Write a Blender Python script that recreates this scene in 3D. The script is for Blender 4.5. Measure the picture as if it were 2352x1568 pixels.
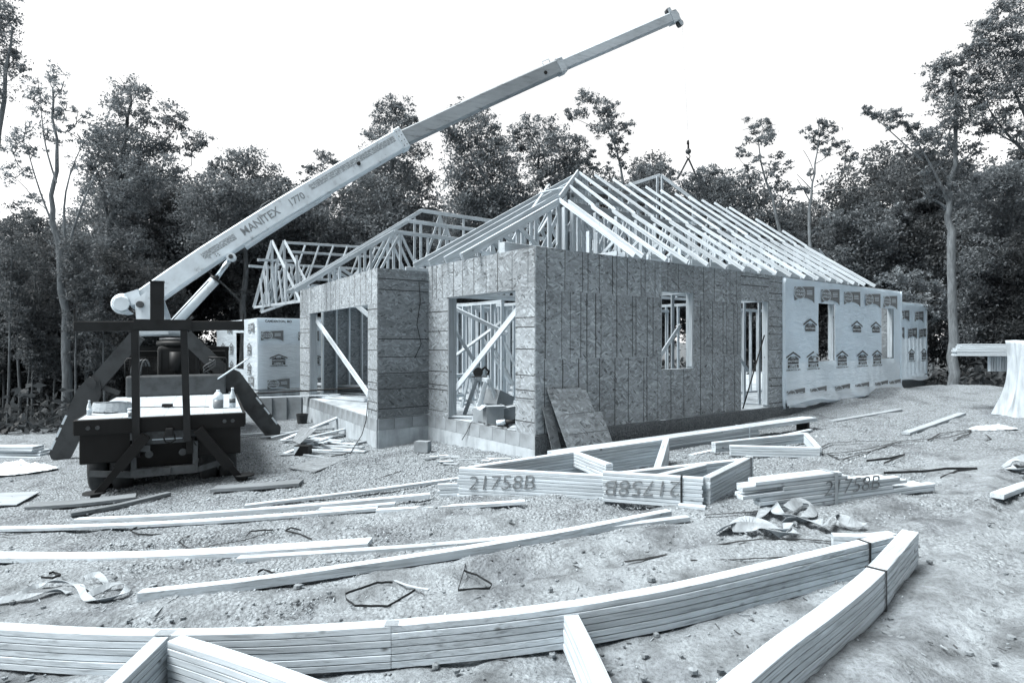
import bpy, math, random
import numpy as np
from mathutils import Vector as V, Matrix, noise as mnoise

# ---------------------------------------------------------------- scene, camera, light
scene = bpy.context.scene
COL = scene.collection
for o in list(bpy.data.objects):
    bpy.data.objects.remove(o)

EYE = 1.85                      # eye height above the ground under the camera
CX, CY, F = 1176.0, 784.0, 1403.0   # survey frame used to pace out the site (camera focal length in the same unit)
cam = bpy.data.cameras.new('camera')
cam.sensor_width = 36.0
cam.lens = 36.0 * F / (2 * CX)
cam.clip_start = 0.05
cam.clip_end = 3000
cam_ob = bpy.data.objects.new('camera', cam)
cam_ob.location = (0, 0, EYE)
cam_ob.rotation_euler = (math.radians(90), 0, 0)
COL.objects.link(cam_ob)
scene.camera = cam_ob

SUN_EL, SUN_AZ = math.radians(60), math.radians(252)   # azimuth clockwise from +Y: very high on the left, slightly behind the camera
world = bpy.data.worlds.new('World')
scene.world = world
world.use_nodes = True
wn = world.node_tree
wn.nodes.clear()
sky = wn.nodes.new('ShaderNodeTexSky')
sky.sky_type = 'NISHITA'
sky.sun_disc = False
sky.sun_elevation = SUN_EL
sky.sun_rotation = SUN_AZ
sky.air_density = 1.0
sky.dust_density = 1.0
sky.altitude = 200
bw = wn.nodes.new('ShaderNodeRGBToBW')       # the photograph is a toned monochrome: a colourless, bright hazy sky
bg = wn.nodes.new('ShaderNodeBackground')
bg.inputs['Strength'].default_value = 0.15
wo = wn.nodes.new('ShaderNodeOutputWorld')
wn.links.new(sky.outputs[0], bw.inputs[0])
ov = wn.nodes.new('ShaderNodeMath'); ov.operation = 'MAXIMUM'; ov.inputs[1].default_value = 2.42   # even overcast brightness
wn.links.new(bw.outputs[0], ov.inputs[0])
wn.links.new(ov.outputs[0], bg.inputs['Color'])
wn.links.new(bg.outputs[0], wo.inputs['Surface'])

sun = bpy.data.lights.new('sun', 'SUN')
sun.energy = 2.6
sun.angle = math.radians(28)
sun.color = (1.0, 0.985, 0.96)
sun_ob = bpy.data.objects.new('sun', sun)
sd = V((math.sin(SUN_AZ) * math.cos(SUN_EL), math.cos(SUN_AZ) * math.cos(SUN_EL), math.sin(SUN_EL)))
sun_ob.rotation_euler = sd.to_track_quat('Z', 'Y').to_euler()
sun_ob.location = (-20, -8, 30)
COL.objects.link(sun_ob)

scene.view_settings.view_transform = 'Standard'
scene.view_settings.look = 'None'
scene.view_settings.exposure = 1.57
scene.view_settings.gamma = 1.0
scene.view_settings.use_curve_mapping = False
scene.render.engine = 'CYCLES'
scene.cycles.max_bounces = 5
scene.cycles.use_adaptive_sampling = True
scene.cycles.adaptive_threshold = .025
scene.cycles.diffuse_bounces = 3
scene.cycles.use_denoising = True

R = random.Random(7)

# ---------------------------------------------------------------- helpers
def at(u, v, d):
    return V(((u - CX) / F * d, d, EYE - (v - CY) / F * d))

GP = [  # surveyed ground heights (x, y, z)
    (0, 0, 0), (-3, 3, -.16), (3, 3, .22), (3.4, 4.4, .3), (0, 3.5, 0.02), (0, 6, -.03), (3, 6, .14), (-3.5, 6, -.25), (0.4, 9.8, -.1), (-1.8, 12.4, -.1),
    (-2.7, 12.0, -.31), (-5.5, 15.8, -.33), (-4.3, 9.8, -.47), (-6.2, 8.8, -.55), (-9.4, 12.6, -.66), (-5.5, 14.4, -.4),
    (-7.5, 10.5, -.5), (-9, 7, -.45), (-13, 17, -.85), (-18, 22, -1.0), (-9, 20, -.5), (4, 11.5, -.02), (6.3, 14.2, -.1), (9, 16, .22),
    (12.5, 18.6, .32), (9.5, 12.3, .3), (6, 8, .2), (14, 24, .0), (8, 5, .4), (18, 14, .45), (14, 30, -.6), (0, 34, -.8),
    (-12, 32, -1.2), (24, 30, -.4), (-20, 8, -.7), (20, 4, .5), (0, -8, 0), (10, -8, .3), (-10, -8, -.3)]
_gp = np.array(GP)

def ground_np(x, y):
    num = np.zeros_like(x); den = np.zeros_like(x) + 1e-9
    for gx, gy, gz in GP:
        w = np.exp(-((x - gx) ** 2 + (y - gy) ** 2) / (2 * 2.1 ** 2)) + 1e-4 / (1 + ((x - gx) ** 2 + (y - gy) ** 2) / 30)
        num += w * gz; den += w
    return num / den

def vnoise(x, y, seed=0):
    """smooth lattice noise in -1..1"""
    xi = np.floor(x).astype(np.int64); yi = np.floor(y).astype(np.int64)
    fx = x - xi; fy = y - yi
    fx = fx * fx * (3 - 2 * fx); fy = fy * fy * (3 - 2 * fy)
    def h(a, b):
        n = (a * 374761393 + b * 668265263 + seed * 1442695041) & 0xffffffff
        n = ((n ^ (n >> 13)) * 1274126177) & 0xffffffff
        n = n ^ (n >> 16)
        return (n & 0xffff) / 32767.5 - 1
    return (h(xi, yi) * (1 - fx) + h(xi + 1, yi) * fx) * (1 - fy) + (h(xi, yi + 1) * (1 - fx) + h(xi + 1, yi + 1) * fx) * fy

def rough_np(x, y):
    return (.026 * vnoise(x * 1.3, y * 1.3, 1) + .018 * vnoise(x * 3.7, y * 3.7, 2) + .013 * np.abs(vnoise(x * 8, y * 8, 3)) + .008 * vnoise(x * 19, y * 19, 4) - .01)

def gz(x, y):
    num = 0.0; den = 1e-9
    for gx, gy, z in GP:
        r2 = (x - gx) ** 2 + (y - gy) ** 2
        w = 1e-4 / (1 + r2 / 30)
        if r2 < 160: w += math.exp(-r2 / 8.82)
        num += w * z; den += w
    return num / den

def gp(u, v, lift=0.0):
    """follow a sight line down to the ground"""
    k = (u - CX) / F; m = (v - CY) / F
    f = lambda d: EYE - m * d - gz(k * d, d) - lift
    d = 1.5; s = .35
    while f(d + s) > 0 and d < 60: d += s
    lo, hi = d, d + s
    for _ in range(12):
        mid = (lo + hi) / 2
        if f(mid) > 0: lo = mid
        else: hi = mid
    return V((k * hi, hi, gz(k * hi, hi) + lift))

WM = {}
def put(o, parent=None, M=None):
    M = M if M is not None else Matrix()
    COL.objects.link(o)
    WM[o.name] = M
    if parent is not None:
        o.parent = parent
        o.matrix_basis = WM[parent.name].inverted() @ M
    else:
        o.matrix_basis = M
    return o

def tag(o, label=None, cat=None, group=None, kind=None):
    if label: o['label'] = label
    if cat: o['category'] = cat
    if group: o['group'] = group
    if kind: o['kind'] = kind
    return o

def thing(name, loc, label, cat, group=None, parent=None):
    o = bpy.data.objects.new(name, None)
    o.empty_display_size = .2
    put(o, parent, Matrix.Translation(V(loc)))
    return tag(o, label, cat, group)

def node(name, parent, loc=None):
    """an Empty that is a part holding sub-parts"""
    o = bpy.data.objects.new(name, None)
    o.empty_display_size = .1
    return put(o, parent, Matrix.Translation(V(loc)) if loc is not None else WM[parent.name].copy())

class MB:
    def __init__(self):
        self.v = []; self.f = []; self.m = []; self.sm = []
    def add(self, verts, faces, mat=0, smooth=False):
        b = len(self.v)
        self.v.extend([tuple(p) for p in verts])
        for f in faces:
            self.f.append([b + i for i in f]); self.m.append(mat); self.sm.append(smooth)
    def box(self, c, s, M=None, mat=0, ch=0.0):
        c = V(c); x, y, z = s[0] / 2, s[1] / 2, s[2] / 2
        pts = [V((sx * x, sy * y, sz * z)) for sx in (-1, 1) for sy in (-1, 1) for sz in (-1, 1)]
        pts = [c + ((M @ p) if M is not None else p) for p in pts]
        self.add(pts, [(0, 1, 3, 2), (4, 6, 7, 5), (0, 4, 5, 1), (2, 3, 7, 6), (0, 2, 6, 4), (1, 5, 7, 3)], mat)
    def beam(self, p0, p1, w, t, up=(0, 0, 1), mat=0):
        p0 = V(p0); p1 = V(p1); x = p1 - p0; L = x.length; x.normalize()
        z = V(up); z = z - x * z.dot(x)
        if z.length < 1e-4: z = V((0, 1, 0)) - x * x.y
        z.normalize(); y = z.cross(x)
        M = Matrix((x, y, z)).transposed()
        self.box((p0 + p1) / 2, (L, w, t), M, mat)
    def tube(self, pts, r, n=8, mat=0, cap=True, smooth=True):
        pts = [V(p) for p in pts]
        rs = r if isinstance(r, (list, tuple)) else [r] * len(pts)
        b = len(self.v); prev = None
        for i, p in enumerate(pts):
            t = (pts[min(i + 1, len(pts) - 1)] - pts[max(i - 1, 0)])
            if t.length < 1e-9: t = V((0, 0, 1))
            t.normalize()
            a = prev if prev is not None else (V((0, 0, 1)) if abs(t.z) < .9 else V((1, 0, 0)))
            a = a - t * a.dot(t); a.normalize(); prev = a
            c = t.cross(a)
            for k in range(n):
                q = 2 * math.pi * k / n
                self.v.append(tuple(p + (a * math.cos(q) + c * math.sin(q)) * rs[i]))
        for i in range(len(pts) - 1):
            for k in range(n):
                k2 = (k + 1) % n
                self.f.append([b + i * n + k, b + i * n + k2, b + (i + 1) * n + k2, b + (i + 1) * n + k]); self.m.append(mat); self.sm.append(smooth)
        if cap:
            self.f.append([b + k for k in range(n)][::-1]); self.m.append(mat); self.sm.append(False)
            e = b + (len(pts) - 1) * n
            self.f.append([e + k for k in range(n)]); self.m.append(mat); self.sm.append(False)
    def prism(self, poly, n, depth, mat=0):
        """extrude a 3-D polygon along n by depth"""
        poly = [V(p) for p in poly]; n = V(n).normalized() * depth; k = len(poly)
        self.add(poly + [p + n for p in poly], [list(range(k))[::-1], [k + i for i in range(k)]] + [(i, (i + 1) % k, k + (i + 1) % k, k + i) for i in range(k)], mat)
    def ribbon(self, pts, w, up, mat=0, th=.003):
        """flat band along a polyline; up = list of normals or one normal"""
        pts = [V(p) for p in pts]; n = len(pts)
        ups = up if isinstance(up, list) else [up] * n
        b = len(self.v)
        for i, p in enumerate(pts):
            t = (pts[min(i + 1, n - 1)] - pts[max(i - 1, 0)]).normalized()
            s = t.cross(V(ups[i]))
            s = s.normalized() if s.length > 1e-6 else V((1, 0, 0))
            k = s.cross(t).normalized() * th / 2
            self.v += [tuple(p - s * w / 2 - k), tuple(p + s * w / 2 - k), tuple(p + s * w / 2 + k), tuple(p - s * w / 2 + k)]
        for i in range(n - 1):
            for k in range(4):
                k2 = (k + 1) % 4
                self.f.append([b + 4 * i + k, b + 4 * i + k2, b + 4 * i + 4 + k2, b + 4 * i + 4 + k]); self.m.append(mat); self.sm.append(False)
        self.f.append([b, b + 3, b + 2, b + 1]); self.m.append(mat); self.sm.append(False)
        e = b + 4 * (n - 1)
        self.f.append([e, e + 1, e + 2, e + 3]); self.m.append(mat); self.sm.append(False)
    def mesh(self, name, mats):
        me = bpy.data.meshes.new(name)
        me.from_pydata(self.v, [], self.f)
        for m in (mats if isinstance(mats, (list, tuple)) else [mats]): me.materials.append(m)
        me.polygons.foreach_set('material_index', self.m)
        me.polygons.foreach_set('use_smooth', self.sm)
        me.update()
        return me
    def build(self, name, mats, parent=None, origin=None):
        """verts are world coordinates; origin moves the object's own origin"""
        if origin is None:
            if parent is not None and self.v:
                a = np.array(self.v); origin = V((a.min(0) + a.max(0)) / 2)
            elif self.v:
                a = np.array(self.v); c = (a.min(0) + a.max(0)) / 2; origin = V((c[0], c[1], a[:, 2].min()))
            else: origin = V((0, 0, 0))
        origin = V(origin)
        self.v = [(p[0] - origin.x, p[1] - origin.y, p[2] - origin.z) for p in self.v]
        o = bpy.data.objects.new(name, self.mesh(name, mats))
        return put(o, parent, Matrix.Translation(origin))

def frame_matrix(p0, p1, up):
    x = (p1 - p0).normalized()
    z = V(up); z = z - x * z.dot(x)
    if z.length < 1e-4: z = V((0, 1, 0)) - x * x.y
    z.normalize(); y = z.cross(x)
    M = Matrix((x, y, z)).transposed().to_4x4()
    M.translation = p0
    return M

_bm = {}
def board_mesh(L, w, t, mat, bow=0.0, segs=1):
    key = (round(L, 3), w, t, mat.name, round(bow, 3), segs)
    if key in _bm: return _bm[key]
    c = min(.006, t * .14, w * .14)
    y, z = w / 2, t / 2
    ring = [(-y + c, -z), (y - c, -z), (y, -z + c), (y, z - c), (y - c, z), (-y + c, z), (-y, z - c), (-y, -z + c)]
    b = MB(); vs = []
    for i in range(segs + 1):
        q = i / segs; off = bow * (1 - (2 * q - 1) ** 2)
        vs += [(L * q, p[0] + off, p[1]) for p in ring]
    fs = [list(range(8))[::-1], [segs * 8 + k for k in range(8)]]
    for i in range(segs):
        fs += [(i * 8 + k, i * 8 + (k + 1) % 8, i * 8 + 8 + (k + 1) % 8, i * 8 + 8 + k) for k in range(8)]
    b.add(vs, fs)
    _bm[key] = b.mesh('board', mat)
    return _bm[key]

def board(name, parent, p0, p1, w=.089, t=.038, up=(0, 0, 1), mat=None, bow=0.0):
    """a sawn board from p0 to p1; t is measured along up, w across it; bow = sideways sweep at mid-length"""
    p0 = V(p0); p1 = V(p1)
    L = round((p1 - p0).length, 2)
    o = bpy.data.objects.new(name, board_mesh(L, w, t, mat or WOOD, bow, 10 if bow else 1))
    return put(o, parent, frame_matrix(p0, p1, up))

def text(name, s, size, M, mat, parent, align='CENTER', ext=.0008, bold=0.0, sx=1.0, shear=0.0):
    key = ('txt', s, size, ext, bold, mat.name)
    if key not in _bm:
        c = bpy.data.curves.new('lettering', 'FONT')
        c.body = s; c.size = size; c.align_x = 'CENTER'; c.align_y = 'CENTER'; c.extrude = ext; c.offset = bold
        c.resolution_u = 3; c.shear = shear
        tmp = bpy.data.objects.new('lettering_source', c)
        me = bpy.data.meshes.new_from_object(tmp)
        bpy.data.objects.remove(tmp)
        me.materials.clear(); me.materials.append(mat)
        _bm[key] = me
    o = bpy.data.objects.new(name, _bm[key])
    return put(o, parent, M @ Matrix.Diagonal((sx, 1, 1, 1)))

# ---------------------------------------------------------------- materials (a cool, toned monochrome)
def tone(v):
    return (min(1, v * .86), min(1, v * .985), min(1, v * 1.075), 1)

class NT:
    def __init__(self, name):
        self.mat = bpy.data.materials.new(name); self.mat.use_nodes = True
        self.t = self.mat.node_tree; self.b = self.t.nodes['Principled BSDF']
        self.b.inputs['Specular IOR Level'].default_value = .25
    def n(self, kind, **kw):
        nd = self.t.nodes.new('ShaderNode' + kind)
        for k, v in kw.items():
            if isinstance(k, str) and hasattr(nd, k): setattr(nd, k, v)
            else: nd.inputs[k].default_value = v
        return nd
    def l(self, a, b): self.t.links.new(a, b)
    def coords(self, scale, rnd=True, kind='Object'):
        tc = self.n('TexCoord'); mp = self.n('Mapping'); mp.inputs['Scale'].default_value = scale
        self.l(tc.outputs[kind], mp.inputs['Vector'])
        if rnd:
            oi = self.n('ObjectInfo'); m = self.n('Math', operation='MULTIPLY'); m.inputs[1].default_value = 37.0
            self.l(oi.outputs['Random'], m.inputs[0]); cb = self.n('CombineXYZ')
            for k in range(3): self.l(m.outputs[0], cb.inputs[k])
            self.l(cb.outputs[0], mp.inputs['Location'])
        return mp.outputs[0]
    def noise(self, vec, scale, detail=4, rough=.55, dist=0.0):
        nd = self.n('TexNoise'); nd.inputs['Scale'].default_value = scale; nd.inputs['Detail'].default_value = detail
        nd.inputs['Roughness'].default_value = rough; nd.inputs['Distortion'].default_value = dist
        if vec is not None: self.l(vec, nd.inputs['Vector'])
        return nd.outputs['Fac']
    def ramp(self, fac, stops):
        r = self.n('ValToRGB'); e = r.color_ramp.elements
        while len(e) < len(stops): e.new(.5)
        for k, (p, c) in enumerate(stops):
            e[k].position = p; e[k].color = tone(c) if not isinstance(c, tuple) else c
        self.l(fac, r.inputs[0]); return r.outputs[0]
    def mix(self, fac, a, b, mode='MIX'):
        m = self.n('Mix', data_type='RGBA', blend_type=mode)
        for s, x in ((m.inputs[0], fac), (m.inputs[6], a), (m.inputs[7], b)):
            if hasattr(x, 'is_output'): self.l(x, s)
            else: s.default_value = x
        return m.outputs[2]
    def math(self, op, a, b=None, clamp=False):
        m = self.n('Math', operation=op); m.use_clamp = clamp
        for k, x in enumerate((a, b)):
            if x is None: continue
            if hasattr(x, 'is_output'): self.l(x, m.inputs[k])
            else: m.inputs[k].default_value = x
        return m.outputs[0]
    def vary(self, col, lo=.85, hi=1.15):
        oi = self.n('ObjectInfo'); mr = self.n('MapRange'); mr.inputs['To Min'].default_value = lo; mr.inputs['To Max'].default_value = hi
        self.l(oi.outputs['Random'], mr.inputs[0])
        cb = self.n('CombineXYZ')
        for k in range(3): self.l(mr.outputs[0], cb.inputs[k])
        return self.mix(1.0, col, cb.outputs[0], 'MULTIPLY')
    def done(self, col, rough=.8, bump=None, bstr=.3, bdist=.01):
        if hasattr(col, 'is_output'): self.l(col, self.b.inputs['Base Color'])
        else: self.b.inputs['Base Color'].default_value = col
        self.b.inputs['Roughness'].default_value = rough
        if bump is not None:
            bp = self.n('Bump'); bp.inputs['Strength'].default_value = bstr; bp.inputs['Distance'].default_value = bdist
            self.l(bump, bp.inputs['Height']); self.l(bp.outputs[0], self.b.inputs['Normal'])
        return self.mat

def wood_mat(name, v, contrast=1.0, lo=.8, hi=1.12):
    t = NT(name)
    a = t.noise(t.coords((.55, 30, 30)), 1.5, 5, .55, 1.2)
    fine = t.noise(t.coords((3, 90, 90)), 1.0, 3, .6)
    c = t.ramp(a, [(.30, v * (1 - .38 * contrast)), (.47, v * .95), (.58, v * 1.04), (.75, v * (1 + .1 * contrast))])
    c2 = t.ramp(fine, [(.3, (.86, .86, .86, 1)), (.6, (1, 1, 1, 1))])
    c = t.mix(1.0, c, c2, 'MULTIPLY')
    vo = t.n('TexVoronoi'); vo.inputs['Scale'].default_value = 1.0; t.l(t.coords((6.0, 8.5, 8.5)), vo.inputs['Vector'])
    k = t.ramp(vo.outputs['Distance'], [(.07, (.3, .29, .28, 1)), (.12, (.62, .62, .62, 1)), (.2, (1, 1, 1, 1))])
    sk = t.n('SeparateColor'); t.l(vo.outputs['Color'], sk.inputs[0])
    c = t.mix(t.ramp(sk.outputs[0], [(.80, (0, 0, 0, 1)), (.82, (1, 1, 1, 1))]), c, t.mix(1.0, c, k, 'MULTIPLY'))
    # smears and scuffs
    sc = t.noise(t.coords((1.2, 3, 3)), 1.1, 4, .6)
    c = t.mix(1.0, c, t.ramp(sc, [(.35, (.82, .82, .82, 1)), (.6, (1, 1, 1, 1))]), 'MULTIPLY')
    c = t.vary(c, lo, hi)
    return t.done(c, .78, a, .12, .002)

def osb_mat(name, v, contrast=1.0):
    t = NT(name)
    base = t.coords((1, 1, 1), True)
    warp = t.n('TexNoise'); warp.inputs['Scale'].default_value = 3.0; t.l(base, warp.inputs['Vector'])
    cols = []
    for k, (ang, sx, sy, sc) in enumerate(((.12, 6, 26, 1), (-.4, 8, 30, 1), (.75, 9, 32, 1))):
        mp = t.n('Mapping'); mp.inputs['Rotation'].default_value = (0, 0, ang); mp.inputs['Location'].default_value = (k * 3.1, k * 1.7, 0)
        mx = t.n('VectorMath', operation='MULTIPLY_ADD'); mx.inputs[1].default_value = (.05, .05, .05)
        t.l(warp.outputs['Color'], mx.inputs[0]); t.l(base, mx.inputs[2]); t.l(mx.outputs[0], mp.inputs['Vector'])
        mp2 = t.n('Mapping'); mp2.inputs['Scale'].default_value = (sx, sy, 4); t.l(mp.outputs[0], mp2.inputs['Vector'])
        vo = t.n('TexVoronoi'); vo.inputs['Scale'].default_value = sc; t.l(mp2.outputs[0], vo.inputs['Vector'])
        s = t.n('SeparateColor'); t.l(vo.outputs['Color'], s.inputs[0]); cols.append(s.outputs[0])
    sel = t.noise(base, 11, 2); sel2 = t.noise(t.coords((1, 1, 1), True), 6.3, 2)
    a = t.mix(t.ramp(sel, [(.45, (0, 0, 0, 1)), (.55, (1, 1, 1, 1))]), cols[0], cols[1])
    a = t.mix(t.ramp(sel2, [(.52, (0, 0, 0, 1)), (.58, (1, 1, 1, 1))]), a, cols[2])
    g = t.n('RGBToBW'); t.l(a, g.inputs[0]); a = g.outputs[0]
    c = t.ramp(a, [(.0, v * (1 - .5 * contrast)), (.1, v * (1 - .22 * contrast)), (.45, v * .95), (.8, v * (1 + .12 * contrast)), (1.0, v * (1 + .42 * contrast))])
    big = t.noise(base, 1.2, 3)
    c = t.mix(1.0, c, t.ramp(big, [(.35, (.82, .82, .82, 1)), (.65, (1.0, 1.0, 1.0, 1))]), 'MULTIPLY')
    c = t.vary(c, .8, 1.14)
    return t.done(c, .7, a, .25, .003)

def plain(name, v, rough=.6, metal=0.0, wear=.25, scale=6.0, spec=.4, raw=None):
    t = NT(name)
    a = t.noise(t.coords((1, 1, 1)), scale, 5, .62)
    c = t.ramp(a, [(.3, v * (1 - wear)), (.5, v), (.72, v * (1 + wear * .5))])
    t.b.inputs['Metallic'].default_value = metal
    t.b.inputs['Specular IOR Level'].default_value = spec
    m = t.done(c, rough, a, .1, .004)
    return m

WOOD = wood_mat('pine_lumber', .56, 1.15)
WOODD = wood_mat('weathered_lumber', .36, 1.1)
WOODX = wood_mat('oily_plank', .19, 1.1)
WOODS = wood_mat('shaded_chord_lumber', .34, 1.0)  # flat chords: shade of their faces put into a darker lumber tone
WOODF = wood_mat('truss_lumber', .56, 1.25, .86, 1.1)
OSB = osb_mat('strand_board', .285, 1.35)
OSBD = osb_mat('strand_board_dark', .20, 1.2)  # same board in a darker tone
LINE = plain('nailing_line', .035, .8)
INK = plain('print_ink', .06, .7, 0, .5, 14)
INKG = plain('print_ink_grey', .15, .7, 0, .35, 9)
CONC = None
BLACK = plain('black_steel_paint', .006, .55, 0, .5, 3, .25)
BAND = plain('steel_banding', .02, .45, .3, .4, 12)
RUBBER = plain('tyre_rubber', .035, .85, 0, .3, 12)
# ---------------------------------------------------------------- ground
def spaced(lo, hi, step, far_lo, far_hi, grow=1.22):
    a = list(np.arange(lo, hi + 1e-6, step)); s = step; x = lo; L = []
    while x > far_lo: s *= grow; x -= s; L.append(x)
    s = step; x = hi; Rr = []
    while x < far_hi: s *= grow; x += s; Rr.append(x)
    return np.array(L[::-1] + a + Rr)

def make_ground():
    xs = spaced(-13, 13, .06, -600, 600); ys = spaced(1.2, 18, .06, -300, 900)
    X, Y = np.meshgrid(xs, ys)
    Z = ground_np(X.ravel(), Y.ravel()).reshape(X.shape)
    fade = np.clip(1 - (np.hypot(X, Y - 8) - 20) / 30, 0, 1)
    Z = Z * np.clip(1 - (np.hypot(X, Y - 10) - 60) / 100, 0, 1) + rough_np(X, Y) * fade
    # wheel ruts left by the delivery truck
    for (x0, y0, x1, y1) in ((-6.5, 3.2, 6, 6.4), (-6.2, 4.6, 6.6, 8.0), (3.2, 3.0, 9.5, 9.5), (1.4, 2.0, 8.5, 9.8), (-7, 5.6, 3, 7.6)):
        dx, dy = x1 - x0, y1 - y0; L = math.hypot(dx, dy)
        dist = ((X - x0) * dy - (Y - y0) * dx) / L + .12 * vnoise(X * .5, Y * .5, 9)
        along = ((X - x0) * dx + (Y - y0) * dy) / L
        m = np.clip(np.minimum(along, L - along), 0, 1)
        Z += m * (-.035 * np.exp(-(dist / .16) ** 2) * (1 + .5 * np.sign(np.sin(along * 40))) + .022 * np.exp(-((np.abs(dist) - .3) / .09) ** 2))
    # spoil heap against the house wrap and at the far right
    for (cx, cy, r, h) in ((11.3, 17.9, 1.5, .22), (9.2, 16.4, .9, .12), (14.6, 19.6, 2.2, .2)):
        Z += h * np.exp(-((X - cx) ** 2 + (Y - cy) ** 2) / (2 * r * r / 4)) * (1 + .15 * vnoise(X * 4, Y * 4, 11))
    ny, nx = X.shape
    vs = np.stack([X.ravel(), Y.ravel(), Z.ravel()], 1)
    i = np.arange(nx * ny).reshape(ny, nx)
    q = np.stack([i[:-1, :-1].ravel(), i[:-1, 1:].ravel(), i[1:, 1:].ravel(), i[1:, :-1].ravel()], 1)
    me = bpy.data.meshes.new('ground')
    me.vertices.add(len(vs)); me.vertices.foreach_set('co', vs.ravel())
    me.loops.add(q.size); me.loops.foreach_set('vertex_index', q.ravel())
    me.polygons.add(len(q)); me.polygons.foreach_set('loop_start', np.arange(0, q.size, 4)); me.polygons.foreach_set('loop_total', np.full(len(q), 4))
    me.polygons.foreach_set('use_smooth', np.ones(len(q), bool))
    me.update(); me.validate()
    t = NT('gravel_and_dirt')
    vec = t.coords((1, 1, 1), False)
    big = t.noise(vec, .45, 5, .6); mid = t.noise(vec, 2.6, 5, .6); fine = t.noise(vec, 34, 4, .7)
    dirt = t.ramp(mid, [(.28, .11), (.42, .2), (.55, .31), (.75, .42)])
    v1 = t.n('TexVoronoi'); v1.inputs['Scale'].default_value = 33; t.l(vec, v1.inputs['Vector'])
    v2 = t.n('TexVoronoi'); v2.inputs['Scale'].default_value = 70; t.l(vec, v2.inputs['Vector'])
    s1 = t.n('SeparateColor'); t.l(v1.outputs['Color'], s1.inputs[0]); s2 = t.n('SeparateColor'); t.l(v2.outputs['Color'], s2.inputs[0])
    stone = t.mix(.5, t.ramp(s1.outputs[0], [(0, .2), (.4, .34), (1, .54)]), t.ramp(s2.outputs[1], [(0, .18), (.4, .35), (1, .52)]))
    edge = t.ramp(v1.outputs['Distance'], [(.3, (1, 1, 1, 1)), (.75, (.5, .5, .5, 1))])
    stone = t.mix(1.0, stone, edge, 'MULTIPLY')
    # gravel was spread along the house; bare dirt nearer the road
    sep = t.n('SeparateXYZ'); t.l(vec, sep.inputs[0])
    g = t.math('MULTIPLY_ADD', sep.outputs[1], .16); t.t.nodes[-1].inputs[2].default_value = -.42
    gx = t.math('MULTIPLY', sep.outputs[0], -.045)
    g = t.math('ADD', g, gx)
    g = t.math('ADD', g, t.math('MULTIPLY', t.math('SUBTRACT', big, .5), 3.2))
    g = t.math('ADD', g, t.math('MULTIPLY', t.math('SUBTRACT', mid, .5), 1.8), True)
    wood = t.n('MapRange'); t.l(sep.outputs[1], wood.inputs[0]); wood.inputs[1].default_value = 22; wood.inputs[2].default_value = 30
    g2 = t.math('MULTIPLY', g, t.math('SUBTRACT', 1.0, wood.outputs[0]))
    c = t.mix(g2, dirt, stone)
    c = t.mix(1.0, c, t.ramp(fine, [(.3, (.6, .6, .6, 1)), (.55, (1, 1, 1, 1))]), 'MULTIPLY')
    damp = t.noise(vec, 1.15, 4, .65, .6)
    c = t.mix(1.0, c, t.ramp(damp, [(.34, (.62, .62, .63, 1)), (.5, (1, 1, 1, 1))]), 'MULTIPLY')
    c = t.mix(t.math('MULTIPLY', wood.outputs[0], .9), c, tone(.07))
    h = t.math('ADD', t.math('MULTIPLY', t.math('SUBTRACT', 1.0, v1.outputs['Distance']), g2), t.math('MULTIPLY', fine, .8))
    me.materials.append(t.done(c, .9, h, 1.0, .035))
    o = bpy.data.objects.new('ground', me); put(o)
    tag(o, 'pale gravel and bare dirt of the building site', None, None, 'structure')
make_ground()

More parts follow.
